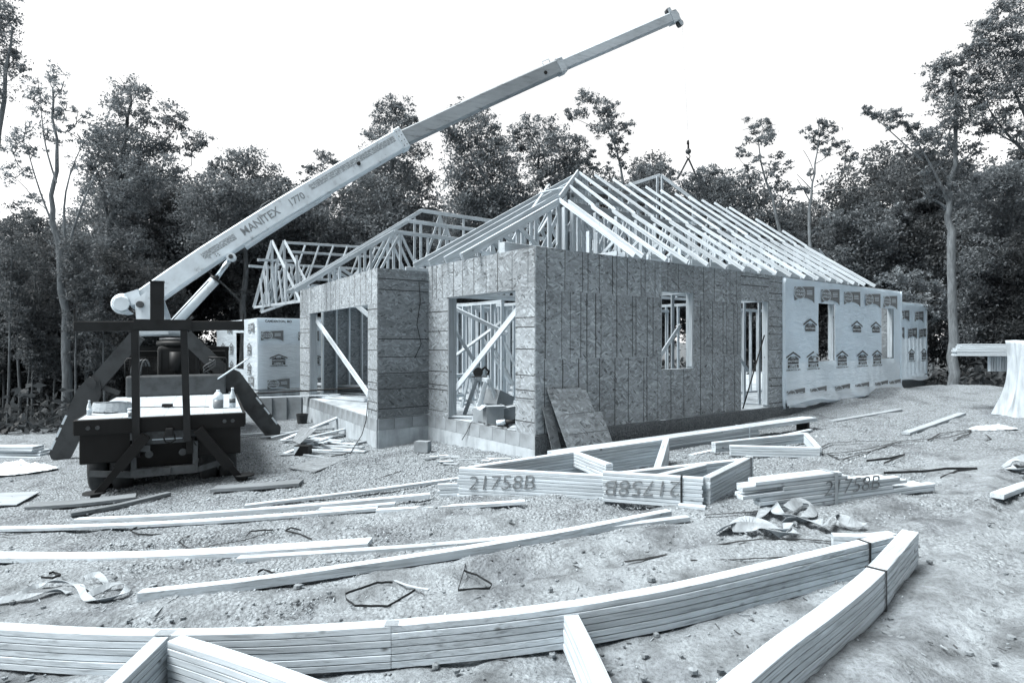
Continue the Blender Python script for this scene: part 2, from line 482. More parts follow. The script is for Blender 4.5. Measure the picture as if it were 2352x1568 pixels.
STONE = None
def make_stones():
    t = NT('crushed_stone'); oi = t.n('Attribute'); oi.attribute_name = 'shade'
    c = t.ramp(oi.outputs['Fac'], [(0, .14), (.5, .26), (1, .42)])
    m = t.done(c, .9)
    rs = np.random.RandomState(5)
    n = 60000
    # density falls with distance: far stones are below a pixel
    d = 1.9 + 11.5 * rs.rand(n) ** 1.25
    a = (rs.rand(n) - .5) * 1.75
    x = d * np.tan(a * .55) * 1.3; y = d
    dens = np.clip(.25 + .1 * (y - 3) - .03 * x + 1.4 * vnoise(x * .55, y * .55, 21) + .8 * vnoise(x * 1.9, y * 1.9, 22), .04, 1)
    keep = rs.rand(n) < dens
    x, y = x[keep], y[keep]; n = len(x)
    z = ground_np(x, y) + rough_np(x, y)
    r = .0045 + .010 * rs.rand(n) ** 2.2 + .0006 * y
    r[rs.rand(n) < .03] *= 1.9
    base = np.array([(1, 0, 0), (-1, 0, 0), (0, 1, 0), (0, -1, 0), (0, 0, 1), (0, 0, -.6)], float)
    fc = np.array([(0, 2, 4), (2, 1, 4), (1, 3, 4), (3, 0, 4), (2, 0, 5), (1, 2, 5), (3, 1, 5), (0, 3, 5)])
    th = rs.rand(n) * 6.28
    P = base[None] * (.65 + .7 * rs.rand(n, 6, 1)) * r[:, None, None] * np.stack([np.ones(n), .8 * np.ones(n), .55 + .4 * rs.rand(n)], 1)[:, None]
    c, s = np.cos(th)[:, None], np.sin(th)[:, None]
    Q = np.stack([P[..., 0] * c - P[..., 1] * s + x[:, None], P[..., 0] * s + P[..., 1] * c + y[:, None], P[..., 2] + (z + r * .15)[:, None]], -1)
    Fc = (fc[None] + (np.arange(n) * 6)[:, None, None]).reshape(-1, 3)
    me = bpy.data.meshes.new('gravel')
    me.vertices.add(n * 6); me.vertices.foreach_set('co', Q.ravel())
    me.loops.add(Fc.size); me.loops.foreach_set('vertex_index', Fc.ravel())
    me.polygons.add(len(Fc)); me.polygons.foreach_set('loop_start', np.arange(0, Fc.size, 3)); me.polygons.foreach_set('loop_total', np.full(len(Fc), 3))
    at_ = me.attributes.new('shade', 'FLOAT', 'POINT'); at_.data.foreach_set('value', np.repeat(rs.rand(n), 6).astype(np.float32))
    me.materials.append(m); me.update()
    o = bpy.data.objects.new('gravel', me); put(o)
    tag(o, 'loose crushed stone scattered over the ground', 'gravel', None, 'stuff')
make_stones()
# ---------------------------------------------------------------- the house under construction
E1 = V((.793, .609, 0)); E2 = V((-.609, .793, 0))
K = V((.39, 10.2, 0))
FLOOR, EAVE = .29, 3.44
house = thing('house', (K.x, K.y, -.1), 'half built timber house with strand board walls and open roof trusses', 'house')

def H(a, b, z):
    return K + E1 * a + E2 * b + V((0, 0, z))

t = NT('foundation_concrete')
vec = t.coords((1, 1, 1), False)
c = t.ramp(t.noise(vec, 1.6, 6, .65), [(.3, .30), (.5, .42), (.7, .52)])
st = t.noise(t.coords((3, 3, .5), False), 1.5, 4)
c = t.mix(1.0, c, t.ramp(st, [(.35, (.72, .72, .72, 1)), (.55, (1, 1, 1, 1))]), 'MULTIPLY')
CONC = t.done(c, .9, t.noise(vec, 30, 4, .6), .3, .006)
t = NT('foundation_block'); vec = t.coords((1, 1, 1), False)
BLOCK = t.done(t.ramp(t.noise(vec, 2.2, 6, .6), [(.3, .17), (.5, .24), (.7, .32)]), .92, t.noise(vec, 45, 4, .6), .4, .005)
t = NT('rough_parging'); vec = t.coords((1, 1, 1), False)
vo = t.n('TexVoronoi'); vo.inputs['Scale'].default_value = 28; t.l(vec, vo.inputs['Vector'])
PARGE = t.done(t.mix(.5, t.ramp(t.noise(vec, 7, 6, .7), [(.3, .07), (.5, .12), (.7, .19)]), t.ramp(vo.outputs['Distance'], [(.1, .05), (.7, .2)])), .95, vo.outputs['Distance'], .9, .02)
WRAP = None
def wrap_material():
    t = NT('house_wrap_sheet'); vec = t.coords((1, 1, 1), False)
    mp = t.n('Mapping'); mp.inputs['Rotation'].default_value = (0, .7, .5); mp.inputs['Scale'].default_value = (2.2, 2.2, 9); t.l(vec, mp.inputs['Vector'])
    cr = t.noise(mp.outputs[0], 1.1, 4, .55, .4)
    c = t.ramp(t.noise(vec, 1.3, 5, .6), [(.3, .82), (.55, .89), (.75, .93)])
    c = t.mix(1.0, c, t.ramp(t.noise(vec, 60, 2), [(.35, (.93, .93, .93, 1)), (.6, (1, 1, 1, 1))]), 'MULTIPLY')
    m = t.done(c, .5, cr, .9, .05)
    tr = t.n('BsdfTranslucent'); t.l(c, tr.inputs['Color']); mx = t.n('MixShader'); mx.inputs[0].default_value = .42   # thin sheeting lets daylight through
    t.l(t.b.outputs[0], mx.inputs[1]); t.l(tr.outputs[0], mx.inputs[2]); t.l(mx.outputs[0], t.t.nodes['Material Output'].inputs['Surface'])
    return m
WRAP = wrap_material()

class Wall:
    """vertical wall standing on a line; s runs along it, n points out"""
    def __init__(self, p, d, n):
        self.p = V((p[0], p[1], 0)); self.d = V((d[0], d[1], 0)).normalized(); self.n = V((n[0], n[1], 0)).normalized()
    def pt(self, s, z, out=0.0):
        return self.p + self.d * s + self.n * out + V((0, 0, z))
    def s(self, u):
        k = (u - CX) / F
        return (k * self.p.y - self.p.x) / (self.d.x - k * self.d.y)
    def z(self, s, v):
        return EYE - (v - CY) / F * (self.p.y + s * self.d.y)

wr = random.Random(3)
def panel(w, s0, s1, z0, z1, mat=None, vertical=True, lines=None, th=.012, out=0.0, parent=None, gap=.0015, step=.41, name='wall_panel'):
    """one strand-board sheet with its chalked nailing lines"""
    b = MB(); ss = sorted((s0, s1)); s0, s1 = ss[0] + gap, ss[1] - gap; z0 += gap; z1 -= gap
    o3 = w.pt(s0, z0, out)
    Wd, Ht = s1 - s0, z1 - z0
    # local frame: x along the sheet, y up, z outward
    b.add([(0, 0, 0), (Wd, 0, 0), (Wd, Ht, 0), (0, Ht, 0), (0, 0, th), (Wd, 0, th), (Wd, Ht, th), (0, Ht, th)],
          [(3, 2, 1, 0), (4, 5, 6, 7), (0, 1, 5, 4), (1, 2, 6, 5), (2, 3, 7, 6), (3, 0, 4, 7)])
    if lines is None:
        lines = []
        x = step * wr.uniform(.35, .8)
        rng = Wd if vertical else Ht
        while x < rng - .06:
            lines.append(x + wr.uniform(-.03, .03))
            if wr.random() < .35: lines.append(x + wr.uniform(.1, .2))
            x += step
    for x in lines:
        q = .006 + wr.random() * .005; e = th + .0012; j = wr.uniform(-.006, .006)
        if vertical:
            if x > Wd - .02: continue
            b.add([(x - q, .004, e), (x + q, .004, e), (x + q + j, Ht - .004, e), (x - q + j, Ht - .004, e)], [(0, 1, 2, 3)], 1)
        else:
            if x > Ht - .02: continue
            b.add([(.004, x - q, e), (Wd - .004, x - q + j, e), (Wd - .004, x + q + j, e), (.004, x + q, e)], [(0, 1, 2, 3)], 1)
    ob = bpy.data.objects.new(name, b.mesh(name, [mat or OSB, LINE]))
    up = V((0, 0, 1)); x = w.d
    z = x.cross(up)
    sgn = 1 if z.dot(w.n) > 0 else -1
    if sgn < 0:      # run the sheet the other way so that its face looks outward
        x = -x; o3 = w.pt(s1, z0, out); z = x.cross(up)
    M = Matrix((x, up, z)).transposed().to_4x4(); M.translation = o3
    return put(ob, parent or house, M)

def studs(w, s0, s1, z0, z1, step=.406, depth=.14, parent=None, plate=True, inn=.0, skip=(), t=.038, doubletop=True):
    """studs and plates just inside a wall line"""
    off = -(depth / 2 + inn)
    s = s0 + t / 2
    while s < s1 + .01:
        if not any(a < s < b for a, b in skip):
            board('stud', parent or house, w.pt(s, z0 + .038, off), w.pt(s, z1 - .076, off), w=t, t=depth, up=w.n)
        s += step
    if plate:
        board('bottom_plate', parent or house, w.pt(s0, z0 + .019, off), w.pt(s1, z0 + .019, off), w=depth, t=.036)
        board('top_plate', parent or house, w.pt(s0, z1 - .057, off), w.pt(s1, z1 - .057, off), w=depth, t=.037)
        board('top_plate', parent or house, w.pt(s0, z1 - .019, off), w.pt(s1, z1 - .019, off), w=depth, t=.037)

N_R = -E2; N_F = -E1
WR = Wall(K, E1, N_R)               # long right-hand wall
WF = Wall(K, E2, N_F)               # gable with the wide opening
P1 = H(0, 3.55, 0)
WS = Wall(P1, -E1, N_R)             # return wall of the projecting bay
P2 = H(-1.174, 3.55, 0)
P3 = V((-6.2, 17.9, 0))
D2 = (P3 - P2).normalized(); N2 = V((-D2.y, D2.x, 0)); N2 = -N2 if N2.y > 0 else N2
WG = Wall(P2, D2, N2)               # projecting bay with the second opening
LG = (P3 - P2).length
Q0 = V((-8.1, 19.5, 0))
WQ = Wall(Q0, E1, N_R)              # wrapped wing, face towards the camera
WL = Wall(Q0, E2, N_F)              # wrapped wing, end wall

# --- floor slab and foundation
def slab(poly, z1, z0, mat, name):
    b = MB(); b.prism([V((p.x, p.y, z0)) for p in poly], (0, 0, 1), z1 - z0)
    return b.build(name, mat, house)
slab([H(.0, .0, 0), H(14.9, 0, 0), H(14.9, 9.9, 0), H(.0, 9.9, 0)], FLOOR - .01, -.6, CONC, 'floor_slab')
slab([P2 + E1 * .02, P2 + E1 * 6.0, P3 + E1 * 6.0, P3 + E1 * .02], FLOOR - .006, -.9, CONC, 'floor_slab')
slab([H(14.9, 2.0, 0), H(23.1, 2.0, 0), H(23.1, 9.9, 0), H(14.9, 9.9, 0)], FLOOR - .012, -.8, CONC, 'floor_slab')
slab([Q0 + E1 * .03 + E2 * .03, Q0 + E1 * 9 + E2 * .03, Q0 + E1 * 9 + E2 * 6, Q0 + E1 * .03 + E2 * 6], FLOOR - .015, -1.1, CONC, 'floor_slab')
def footing(w, s0, s1, z0, z1, th, mat, name='foundation_wall', out=.0):
    b = MB(); a = [w.pt(s0, z0, out), w.pt(s1, z0, out), w.pt(s1, z0, out - th), w.pt(s0, z0, out - th)]
    b.prism(a, (0, 0, 1), z1 - z0)
    return b.build(name, mat, house)
fa = .012
def blocks(w, s0, s1, z0, z1, out, L=.405):
    s = s0; k = 0
    while s < s1 - .01:
        e = min(s + L, s1)
        b = MB(); b.prism([w.pt(s + .004, z0, out), w.pt(e - .004, z0, out), w.pt(e - .004, z0, out - .1), w.pt(s + .004, z0, out - .1)], (0, 0, 1), z1 - z0)
        b.build('foundation_block', BLOCK, house); s = e
# poured wall below, one course of block above
footing(WF, -.02, 3.55, -.6, .045, .2, CONC, out=.03); blocks(WF, -.018, 3.55, .05, FLOOR - .01, .026)
footing(WS, 0, 1.174, -.75, .06, .2, CONC, out=.028); blocks(WS, 0, 1.17, .065, FLOOR, .024)
footing(WG, -.01, LG, -.9, .03, .2, CONC, out=.03); blocks(WG, -.008, LG, .035, FLOOR - .01, .026)
footing(WR, -.025, 14.9, -.6, FLOOR - .02, .2, PARGE, 'parged_base', out=.024)
footing(WQ, -.03, 9, -1.2, FLOOR - .03, .2, CONC, out=.02)
footing(WL, -.0, 6, -1.2, FLOOR - .035, .2, CONC, out=.023)
# low retaining curb beside the wing
for k in range(4):
    b = MB(); p = at(592 + k * 34, 912, 17.4 + .05 * k); q = at(592 + k * 34 + 32, 911, 17.4 + .05 * k)
    b.prism([V((p.x, p.y, -.75)), V((q.x, q.y, -.75)), V((q.x, q.y + .2, -.75)), V((p.x, p.y + .2, -.75))], (0, 0, 1), p.z + .75)
    b.build('foundation_block', BLOCK, house)

# --- right-hand wall: strand board around the window and the doorway
wa, wb = 3.25, 4.31; wz0, wz1 = 1.29, 2.85
da, db = 6.06, 7.24; dz1 = 2.79
r1, r2 = 1.55, 2.72
panel(WR, 0.0, 1.22, FLOOR, r1); panel(WR, 1.22, wa, FLOOR, r1); panel(WR, wa, wb, FLOOR, wz0, lines=[.3, .72]); panel(WR, wb, da, FLOOR, r1)
panel(WR, 0.0, 1.83, r1, r2); panel(WR, 1.83, wa, r1, r2); panel(WR, wb, da, r1, r2)
panel(WR, 0.0, 1.6, r2, EAVE); panel(WR, 1.6, wa, r2, EAVE); panel(WR, wa, wb, wz1, EAVE, lines=[.2, .55]); panel(WR, wb, da, r2, EAVE)
panel(WR, da, db, dz1, EAVE, vertical=False, lines=[.35, .55]); panel(WR, db, 7.86, FLOOR - .15, EAVE, vertical=False)
studs(WR, 0, wa, FLOOR, EAVE); studs(WR, wb, da, FLOOR, EAVE); studs(WR, db, 14.9, FLOOR, EAVE, skip=((9.6, 10.6), (13.5, 14.45)))
for s0, s1, z0, z1 in ((wa, wb, wz0, wz1), (da, db, FLOOR, dz1), (9.62, 10.56, 1.32, 2.87), (13.52, 14.43, 1.32, 2.87)):
    for s in (s0 + .019, s1 - .019):
        board('jack_stud', house, WR.pt(s, max(z0, FLOOR) + .04, -.073), WR.pt(s, z1, -.073), w=.037, t=.14, up=N_R)
    board('header', house, WR.pt(s0 - .0, z1 + .1, -.073), WR.pt(s1, z1 + .1, -.073), w=.135, t=.2)
    if z0 > FLOOR + .1:
        board('sill_plate', house, WR.pt(s0, z0 - .02, -.068), WR.pt(s1, z0 - .02, -.068), w=.15, t=.038)
        for s in (s0 + .2, (s0 + s1) / 2, s1 - .2):
            board('cripple_stud', house, WR.pt(s, FLOOR + .04, -.073), WR.pt(s, z0 - .04, -.073), w=.037, t=.14, up=N_R)
for s0, s1 in ((wa, wb), (9.62, 10.56), (13.52, 14.43)):
    board('top_plate', house, WR.pt(s0, EAVE - .02, -.073), WR.pt(s1, EAVE - .02, -.073), w=.139, t=.036)
board('top_plate', house, WR.pt(da, EAVE - .02, -.073), WR.pt(db, EAVE - .02, -.073), w=.139, t=.036)
# temporary brace boards behind the window and door
board('brace', house, H(3.35, .35, 1.25), H(4.3, .32, 2.2), w=.089, t=.03, up=N_R)
board('brace', house, H(3.1, .8, 2.0), H(3.5, .85, .9), w=.089, t=.03, up=N_R)
board('brace', house, H(6.2, .7, 2.3), H(7.6, .75, 1.1), w=.089, t=.03, up=N_R)

# --- gable wall and return
oa, ob, oz = WF.s(1030), WF.s(1185), 2.72   # opening between .53 and 2.76
oa, ob = ob, oa
panel(WF, 0, oa, FLOOR - .02, 2.42, vertical=False); panel(WF, 0, oa, 2.42, oz + .02, vertical=False, lines=[])
panel(WF, 0, 1.3, oz + .02, EAVE); panel(WF, 1.3, 2.5, oz + .02, EAVE); panel(WF, 2.5, 3.55, oz + .02, EAVE)
panel(WF, ob, 3.55, FLOOR - .02, oz + .02, vertical=False)
board('header', house, WF.pt(.2, oz + .13, -.09), WF.pt(3.3, oz + .13, -.09), w=.14, t=.26)
for s in (oa - .02, oa - .1, ob + .02, ob + .1):
    board('jack_stud', house, WF.pt(s, FLOOR + .02, -.075), WF.pt(s, oz, -.075), w=.038, t=.14, up=N_F)
board('jamb_board', house, WF.pt(ob - .002, FLOOR + .02, -.09), WF.pt(ob - .002, oz, -.09), w=.03, t=.19, up=N_F, mat=WOODD)
board('top_plate', house, WF.pt(0.02, EAVE - .02, -.08), WF.pt(3.5, EAVE - .02, -.08), w=.139, t=.037)
BAY = 3.33
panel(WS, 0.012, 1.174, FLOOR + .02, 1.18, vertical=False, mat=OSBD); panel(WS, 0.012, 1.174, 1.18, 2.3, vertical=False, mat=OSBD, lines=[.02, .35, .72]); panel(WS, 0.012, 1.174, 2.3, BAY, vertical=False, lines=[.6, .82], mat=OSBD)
studs(WS, .02, 1.15, FLOOR, BAY, inn=.02)
# --- projecting bay
ga, gb = WG.s(846), WG.s(712); gzt = 2.62
panel(WG, 0, ga, FLOOR - .02, gzt, vertical=False); panel(WG, gb, LG, FLOOR - .02, gzt, vertical=False)
m = (0, ga * 1.02, 2.1, 4.0, 5.6, LG)
for i in range(len(m) - 1): panel(WG, m[i], m[i + 1], gzt, BAY, lines=[.25, .62, 1.05, 1.4])
board('header', house, WG.pt(.1, gzt + .12, -.1), WG.pt(LG - .1, gzt + .12, -.1), w=.14, t=.2)
for s in (ga - .03, gb + .03, gb + .1):
    board('jack_stud', house, WG.pt(s, FLOOR, -.08), WG.pt(s, gzt, -.08), w=.038, t=.14, up=N2)
board('jamb_board', house, WG.pt(gb - .0, FLOOR, -.1), WG.pt(gb - .0, gzt, -.1), w=.03, t=.2, up=N2, mat=WOODD)
board('top_plate', house, WG.pt(.02, BAY - .02, -.08), WG.pt(LG, BAY - .02, -.08), w=.139, t=.037)
board('brace', house, at(722, 728, WG.pt(gb, 0).y + .25), at(846, 905, WG.pt(ga, 0).y + .3), w=.15, t=.03, up=N2)
board('brace', house, at(815, 698, 17.0), at(872, 745, 16.2), w=.14, t=.03, up=N2)

# --- partition frames inside
for (p, d, L, z1) in ((H(4.6, .3, 0), E2, 8.6, 2.95), (H(.4, 5.6, 0), E1, 4.3, 2.85), (H(7.6, .4, 0), E2, 7.8, 2.9), (H(4.7, 3.2, 0), E1, 2.9, 2.75), (H(9.2, 2.6, 0), E1, 5.0, 2.85), (H(2.4, 7.6, 0), E1, 5.0, 2.9), (H(1.9, 3.4, 0), E2, 2.6, 2.8), (H(3.2, 2.2, 0), E2, 3.2, 2.85)):
    w = Wall(p, d, (d.y, -d.x))
    studs(w, 0, L, FLOOR, z1, step=.406, depth=.089)
for s in (2.2, 4.5):
    board('header', house, H(4.55, s, 2.55), H(4.55, s + 1.6, 2.55), w=.09, t=.24)
# temporary braces seen through the wide opening
board('brace', house, at(1037, 905, 12.65), at(1188, 712, 10.85), w=.038, t=.12, up=(0, 0, 1))
board('brace', house, at(1028, 700, 13.6), at(1165, 766, 13.2), w=.089, t=.038, up=N_F)
board('brace', house, at(1030, 735, 13.3), at(1125, 885, 13.4), w=.089, t=.038, up=N_F)
board('brace', house, at(1028, 830, 14.2), at(1150, 740, 14.6), w=.089, t=.038, up=N_F)
for (u0, v0, u1, v1, d) in ((1105, 770, 1172, 880, 15), (1135, 800, 1180, 885, 14.6), (1150, 770, 1184, 840, 14.9)):
    board('brace', house, at(u0, v0, d), at(u1, v1, d), w=.089, t=.038, up=N_F)

# --- far set-back wall and the rear walls that close the building
WB = Wall(H(14.9, 2.0, 0), E1, N_R); WE = Wall(H(14.9, 0, 0), E2, E1)
panel(WE, 0, 2.0, FLOOR, EAVE, mat=OSBD)
footing(WB, 0, 8.2, -.8, FLOOR - .02, .2, PARGE, 'parged_base', out=.02)
studs(WB, 0, 8.2, FLOOR, EAVE)
WBK = Wall(H(0, 9.9, 0), E1, E2)
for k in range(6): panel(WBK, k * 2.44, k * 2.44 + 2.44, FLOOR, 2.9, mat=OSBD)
studs(WBK, 0, 14.6, FLOOR, 2.95)
# wing wall shared with the bay: dark board with studs in front
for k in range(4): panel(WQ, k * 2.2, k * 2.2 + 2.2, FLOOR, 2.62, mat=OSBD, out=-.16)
studs(WQ, 1.4, 8.8, FLOOR, 2.67, depth=.089, inn=.03, step=.44)

# --- house wrap
def wob(s, z, k):
    return .012 * mnoise.noise(V((s * 1.1, z * 1.3, k))) + .011 * mnoise.noise(V((s * 2.6 + z * 1.8, z * 1.2, k + 5))) + .004 * mnoise.noise(V((s * 5 + z * 5, z * 2, k + 9)))

def wrap(w, s0, s1, z0, z1, holes, k, out=.03, flap=.0, mat=None):
    b = MB(); nx = max(8, int((s1 - s0) / .09)); nz = int((z1 - z0) / .09)
    ss = sorted(set([round(s0 + (s1 - s0) * i / nx, 4) for i in range(nx + 1)] + [h for q in holes for h in q[:2]]))
    zs = sorted(set([round(z0 + (z1 - z0) * i / nz, 4) for i in range(nz + 1)] + [h for q in holes for h in q[2:]]))
    idx = {}; vs = []; fs = []
    for i, s in enumerate(ss):
        for j, z in enumerate(zs):
            e = wob(s, z, k)
            if flap and z < z0 + .28: e += flap * ((z0 + .28 - z) / .28) * (.7 + .5 * mnoise.noise(V((s * 1.7, 0, k))))
            dz = flap * .9 * mnoise.noise(V((s * .6, 3, k))) if j == 0 else 0
            idx[i, j] = len(vs); vs.append(w.pt(s, z + dz, out + e))
    for i in range(len(ss) - 1):
        for j in range(len(zs) - 1):
            sm, zm = (ss[i] + ss[i + 1]) / 2, (zs[j] + zs[j + 1]) / 2
            if any(h[0] < sm < h[1] and h[2] < zm < h[3] for h in holes): continue
            q = (idx[i, j], idx[i + 1, j], idx[i + 1, j + 1], idx[i, j + 1])
            fs.append(q if w.d.cross(V((0, 0, 1))).dot(w.n) > 0 else q[::-1])
    b.add(vs, fs, 0, True)
    return b.build('house_wrap', mat or WRAP, house)

def wmat(w, s, z, k, out=.038):
    """frame on the sheet: x along as read, y up"""
    x = w.d if w.d.cross(V((0, 0, 1))).dot(w.n) > 0 else -w.d
    n = x.cross(V((0, 0, 1)))
    M = Matrix((x, V((0, 0, 1)), n)).transposed().to_4x4(); M.translation = w.pt(s, z, out + wob(s, z, k) + .010)
    return M

def flat(polys, key):
    if key not in _bm:
        b = MB()
        for poly, zz, m in polys: b.add([(x, y, zz) for x, y in poly], [list(range(len(poly)))], m)
        _bm[key] = b.mesh('printed_emblem', [INKG, WRAP, INK])
    return _bm[key]
circ = [(math.cos(i * math.pi / 10), math.sin(i * math.pi / 10)) for i in range(20)]
def banner(w, s, z, k, parent, size=(1.0, .68)):
    arch = [(.39 - .78 * i / 8, -.26 + .11 * math.sin(math.pi * i / 8) - (.04 if i == 0 else 0)) for i in range(9)]
    polys = [([(-.39, .17), ] + arch[::-1] + [(.39, .24)], 0, 0),
             ([(x * .215 - .19, y * .215) for x, y in circ], .001, 1), ([(x * .195 - .19, y * .195) for x, y in circ], .002, 0), ([(x * .18 - .19, y * .18) for x, y in circ], .003, 1), ([(x * .172 - .19, y * .172) for x, y in circ], .004, 0)]
    for q in range(3): polys.append(([(.08, .07 - q * .055), (.3, .08 - q * .055), (.3, .105 - q * .055), (.08, .095 - q * .055)], .004, 1))
    o = bpy.data.objects.new('printed_logo', flat(polys, ('banner',)))
    M = wmat(w, s, z, k) @ Matrix.Diagonal((size[0], size[1], 1, 1)); put(o, parent, M)
    for tx, dy in (('HOUSE', .05), ('WRAP', -.06)):
        text('lettering', tx, .105, M @ Matrix.Translation((-.19, dy, .006)), WRAP, parent, ext=.0, bold=.002)
def hut(w, s, z, k, parent, full=True, size=(.8, .58)):
    polys = [([(-.36, .14), (0, .34), (.36, .14), (.36, .08), (0, .27), (-.36, .08)], 0, 2),
             ([(-.27, .085), (-.1, .17), (-.1, .085)], 0, 2), ([(.27, .085), (.1, .17), (.1, .085)], 0, 2), ([(-.27, .08), (.27, .08), (.27, -.12), (-.27, -.12)], 0, 2)]
    if full: polys += [([(-.27, -.15), (.27, -.15), (.27, -.27), (-.27, -.27)], 0, 2)]
    o = bpy.data.objects.new('printed_logo', flat(polys, ('hut', full)))
    M = wmat(w, s, z, k) @ Matrix.Diagonal((size[0], size[1], 1, 1)); put(o, parent, M)
    L = [('HIGH', .09, .12, INK), ('BROTHERS', .105, -.02, WRAP)]
    if full: L += [('LUMBER &', .075, -.18, WRAP), ('HOME CENTER', .06, -.24, WRAP), ('CAMDENTON, MO', .085, -.34, INK)]
    for tx, sz, dy, m in L:
        text('lettering', tx, sz, M @ Matrix.Translation((0, dy, .003)), m, parent, ext=0, bold=.0025)

w1 = wrap(WR, 7.9, 14.93, FLOOR + .02, EAVE - .02, [(9.62, 10.56, 1.33, 2.86), (13.52, 14.43, 1.33, 2.86)], 1, .03, .17)
w2 = wrap(WB, 0, 8.2, FLOOR, EAVE - .04, [], 2, .03, .14)
w3 = wrap(WQ, -.03, 2.6, FLOOR + .03, 2.6, [], 3, .02)
w4 = wrap(WL, -.02, 5.8, FLOOR + .03, 2.6, [(1.7, 2.7, .9, 2.15)], 4, .02)
for s in (8.88, 10.26, 11.57, 12.89, 14.16): banner(WR, s, 3.08, 11, w1, (1.3, .8))
for s in (9.15, 11.85, 13.1): hut(WR, s, 2.2, 1, w1, False, (.98, .72))
for s in (8.32, 9.35, 10.95, 12.2, 13.2): hut(WR, s, 1.37, 1, w1, True, (.98, .68))
for s in (8.45, 9.6, 10.96, 12.2, 13.5, 14.5): banner(WR, s, .5, 1, w1, (1.15, .72))
for s, z in ((5.9, 2.9), (7.4, 2.9), (5.4, 2.2), (6.7, 2.2), (7.9, 2.2)): banner(WB, s, z, 2, w2, (1.2, .9))
for s in (5.2, 6.6, 7.9): hut(WB, s, 1.3, 2, w2, True, (.95, .75))
for s, z in ((.42, 2.05), (1.6, 2.05), (.62, .48), (1.9, .48)): banner(WQ, s, z, 3, w3, (.9, .66))
for s in (.62, 1.75): hut(WQ, s, 1.25, 3, w3, True, (.78, .56))
for s in (.62, 1.75): text('lettering', 'CAMDENTON, MO', .1, wmat(WQ, s, 2.5, 3), INK, w3, ext=0, bold=.003)
for s, z in ((.7, 2.3), (2.0, 2.4), (3.6, 2.3), (.7, .55), (2.0, .55), (3.6, .55)): banner(WL, s, z, 4, w4, (.9, .68))
for s, z in ((.9, 1.6), (3.3, 1.6), (.9, .95), (3.3, .95), (4.6, 1.6)): hut(WL, s, z, 4, w4, True, (.8, .6))
# the upper run laps over the lower one; its edges are rolled round the corners
for (w, s0, s1, z0, z1, hl, k) in ((WR, 7.86, 14.95, 2.02, EAVE - .03, [(9.62, 10.56, 1.33, 2.86), (13.52, 14.43, 1.33, 2.86)], 11), (WB, 4.0, 8.22, 2.0, EAVE - .05, [], 12), (WQ, -.04, 2.6, 1.75, 2.61, [], 13)):
    wrap(w, s0, s1, z0, z1, hl, k, .036 if w is not WQ else .026)
for (w, s, z0, z1, r_) in ((WR, 7.9, .2, 3.4, .05), (WR, 14.95, .45, 3.42, .045), (WB, 8.2, .3, 3.4, .05)):
    b = MB(); n_ = 26
    b.tube([w.pt(s + .025 * mnoise.noise(V((0, i * .6, s))), z0 + (z1 - z0) * i / n_, .03) for i in range(n_ + 1)], [r_ * (1 + .55 * mnoise.noise(V((i * .45, 1, s)))) for i in range(n_ + 1)], 9)
    b.build('wrap_fold', WRAP, house)
# loose lower hem, pulled outward
b = MB(); n_ = 60; vs = []
for i in range(n_ + 1):
    q = i / n_; s = 7.95 + 6.95 * q
    zt = .36 + .05 * mnoise.noise(V((s * .9, 0, 2))); zb = .19 + .13 * q + .06 * mnoise.noise(V((s * 1.3, 5, 2)))
    vs += [WR.pt(s, zt, .055), WR.pt(s, (zt + zb) / 2, .10 + .05 * mnoise.noise(V((s * 2.2, 1, 7)))), WR.pt(s, zb, .10 + .07 * mnoise.noise(V((s * 2.6, 8, 7))))]
b.add(vs, [(3 * i + j, 3 * i + 3 + j, 3 * i + 4 + j, 3 * i + 1 + j) for i in range(n_) for j in range(2)], 0, True)
b.build('wrap_hem', WRAP, house)
# strand board seen through the far window
panel(WR, 13.52, 14.43, 1.0, 2.9, out=-.5, mat=OSBD)

# --- roof over the main block: stepped hip trusses and jack trusses
HEEL, SL, HA = 3.67, .72, 1.24
def hip_z(b): return HEEL + SL * b
def hip_truss(b, z_top, a0, a1, chord=.14, dens=1.25, left=True, girder=False):
    t = node('roof_truss', house, H(0, b, EAVE))
    up = V((0, 0, 1)); c = chord
    if left:
        board('top_chord', t, H(-.42, b, EAVE - .04), H(a0, b, z_top - c * .5), w=.038, t=c, up=up)
        if girder: board('top_chord', t, H(-.42, b + .045, EAVE - .04), H(a0, b + .045, z_top - c * .5), w=.038, t=c, up=up)
    board('top_chord', t, H(a0, b, z_top - .12), H(a1, b, z_top - .12), w=.038, t=.19 if girder else .12, up=up, mat=WOODS)
    board('top_chord', t, H(a1, b, z_top - c * .5), H(15.3, b, EAVE - .04), w=.038, t=c, up=up)
    board('bottom_chord', t, H(0, b, EAVE + .06), H(14.9, b, EAVE + .06), w=.038, t=.09, up=up)
    def ztop(a):
        if a < a0: return EAVE + (z_top - EAVE) * (a + .42) / (a0 + .42)
        if a > a1: return EAVE + (z_top - EAVE) * (15.3 - a) / (15.3 - a1)
        return z_top
    a = .9; k = 0
    while a < 14.5:
        z = ztop(a) - .1
        board('web', t, H(a, b + (.04 if girder else .0), EAVE + .1), H(a, b + (.04 if girder else 0), z), w=.038, t=.089, up=E1)
        a2 = a + dens
        if a2 < 14.5:
            if k % 2: board('web', t, H(a, b, EAVE + .1), H(a2, b, ztop(a2) - .12), w=.036, t=.089, up=up)
            else: board('web', t, H(a, b, ztop(a) - .12), H(a2, b, EAVE + .1), w=.036, t=.089, up=up)
        a = a2; k += 1
    if left:   # heel end post at the hip corner
        board('web', t, H(a0 + .02, b, EAVE + .1), H(a0 + .02, b, z_top - .1), w=.038, t=.14, up=E1)
        board('web', t, H(a0 + .17, b, EAVE + .1), H(a0 + .17, b, z_top - .1), w=.038, t=.089, up=E1)
    return t
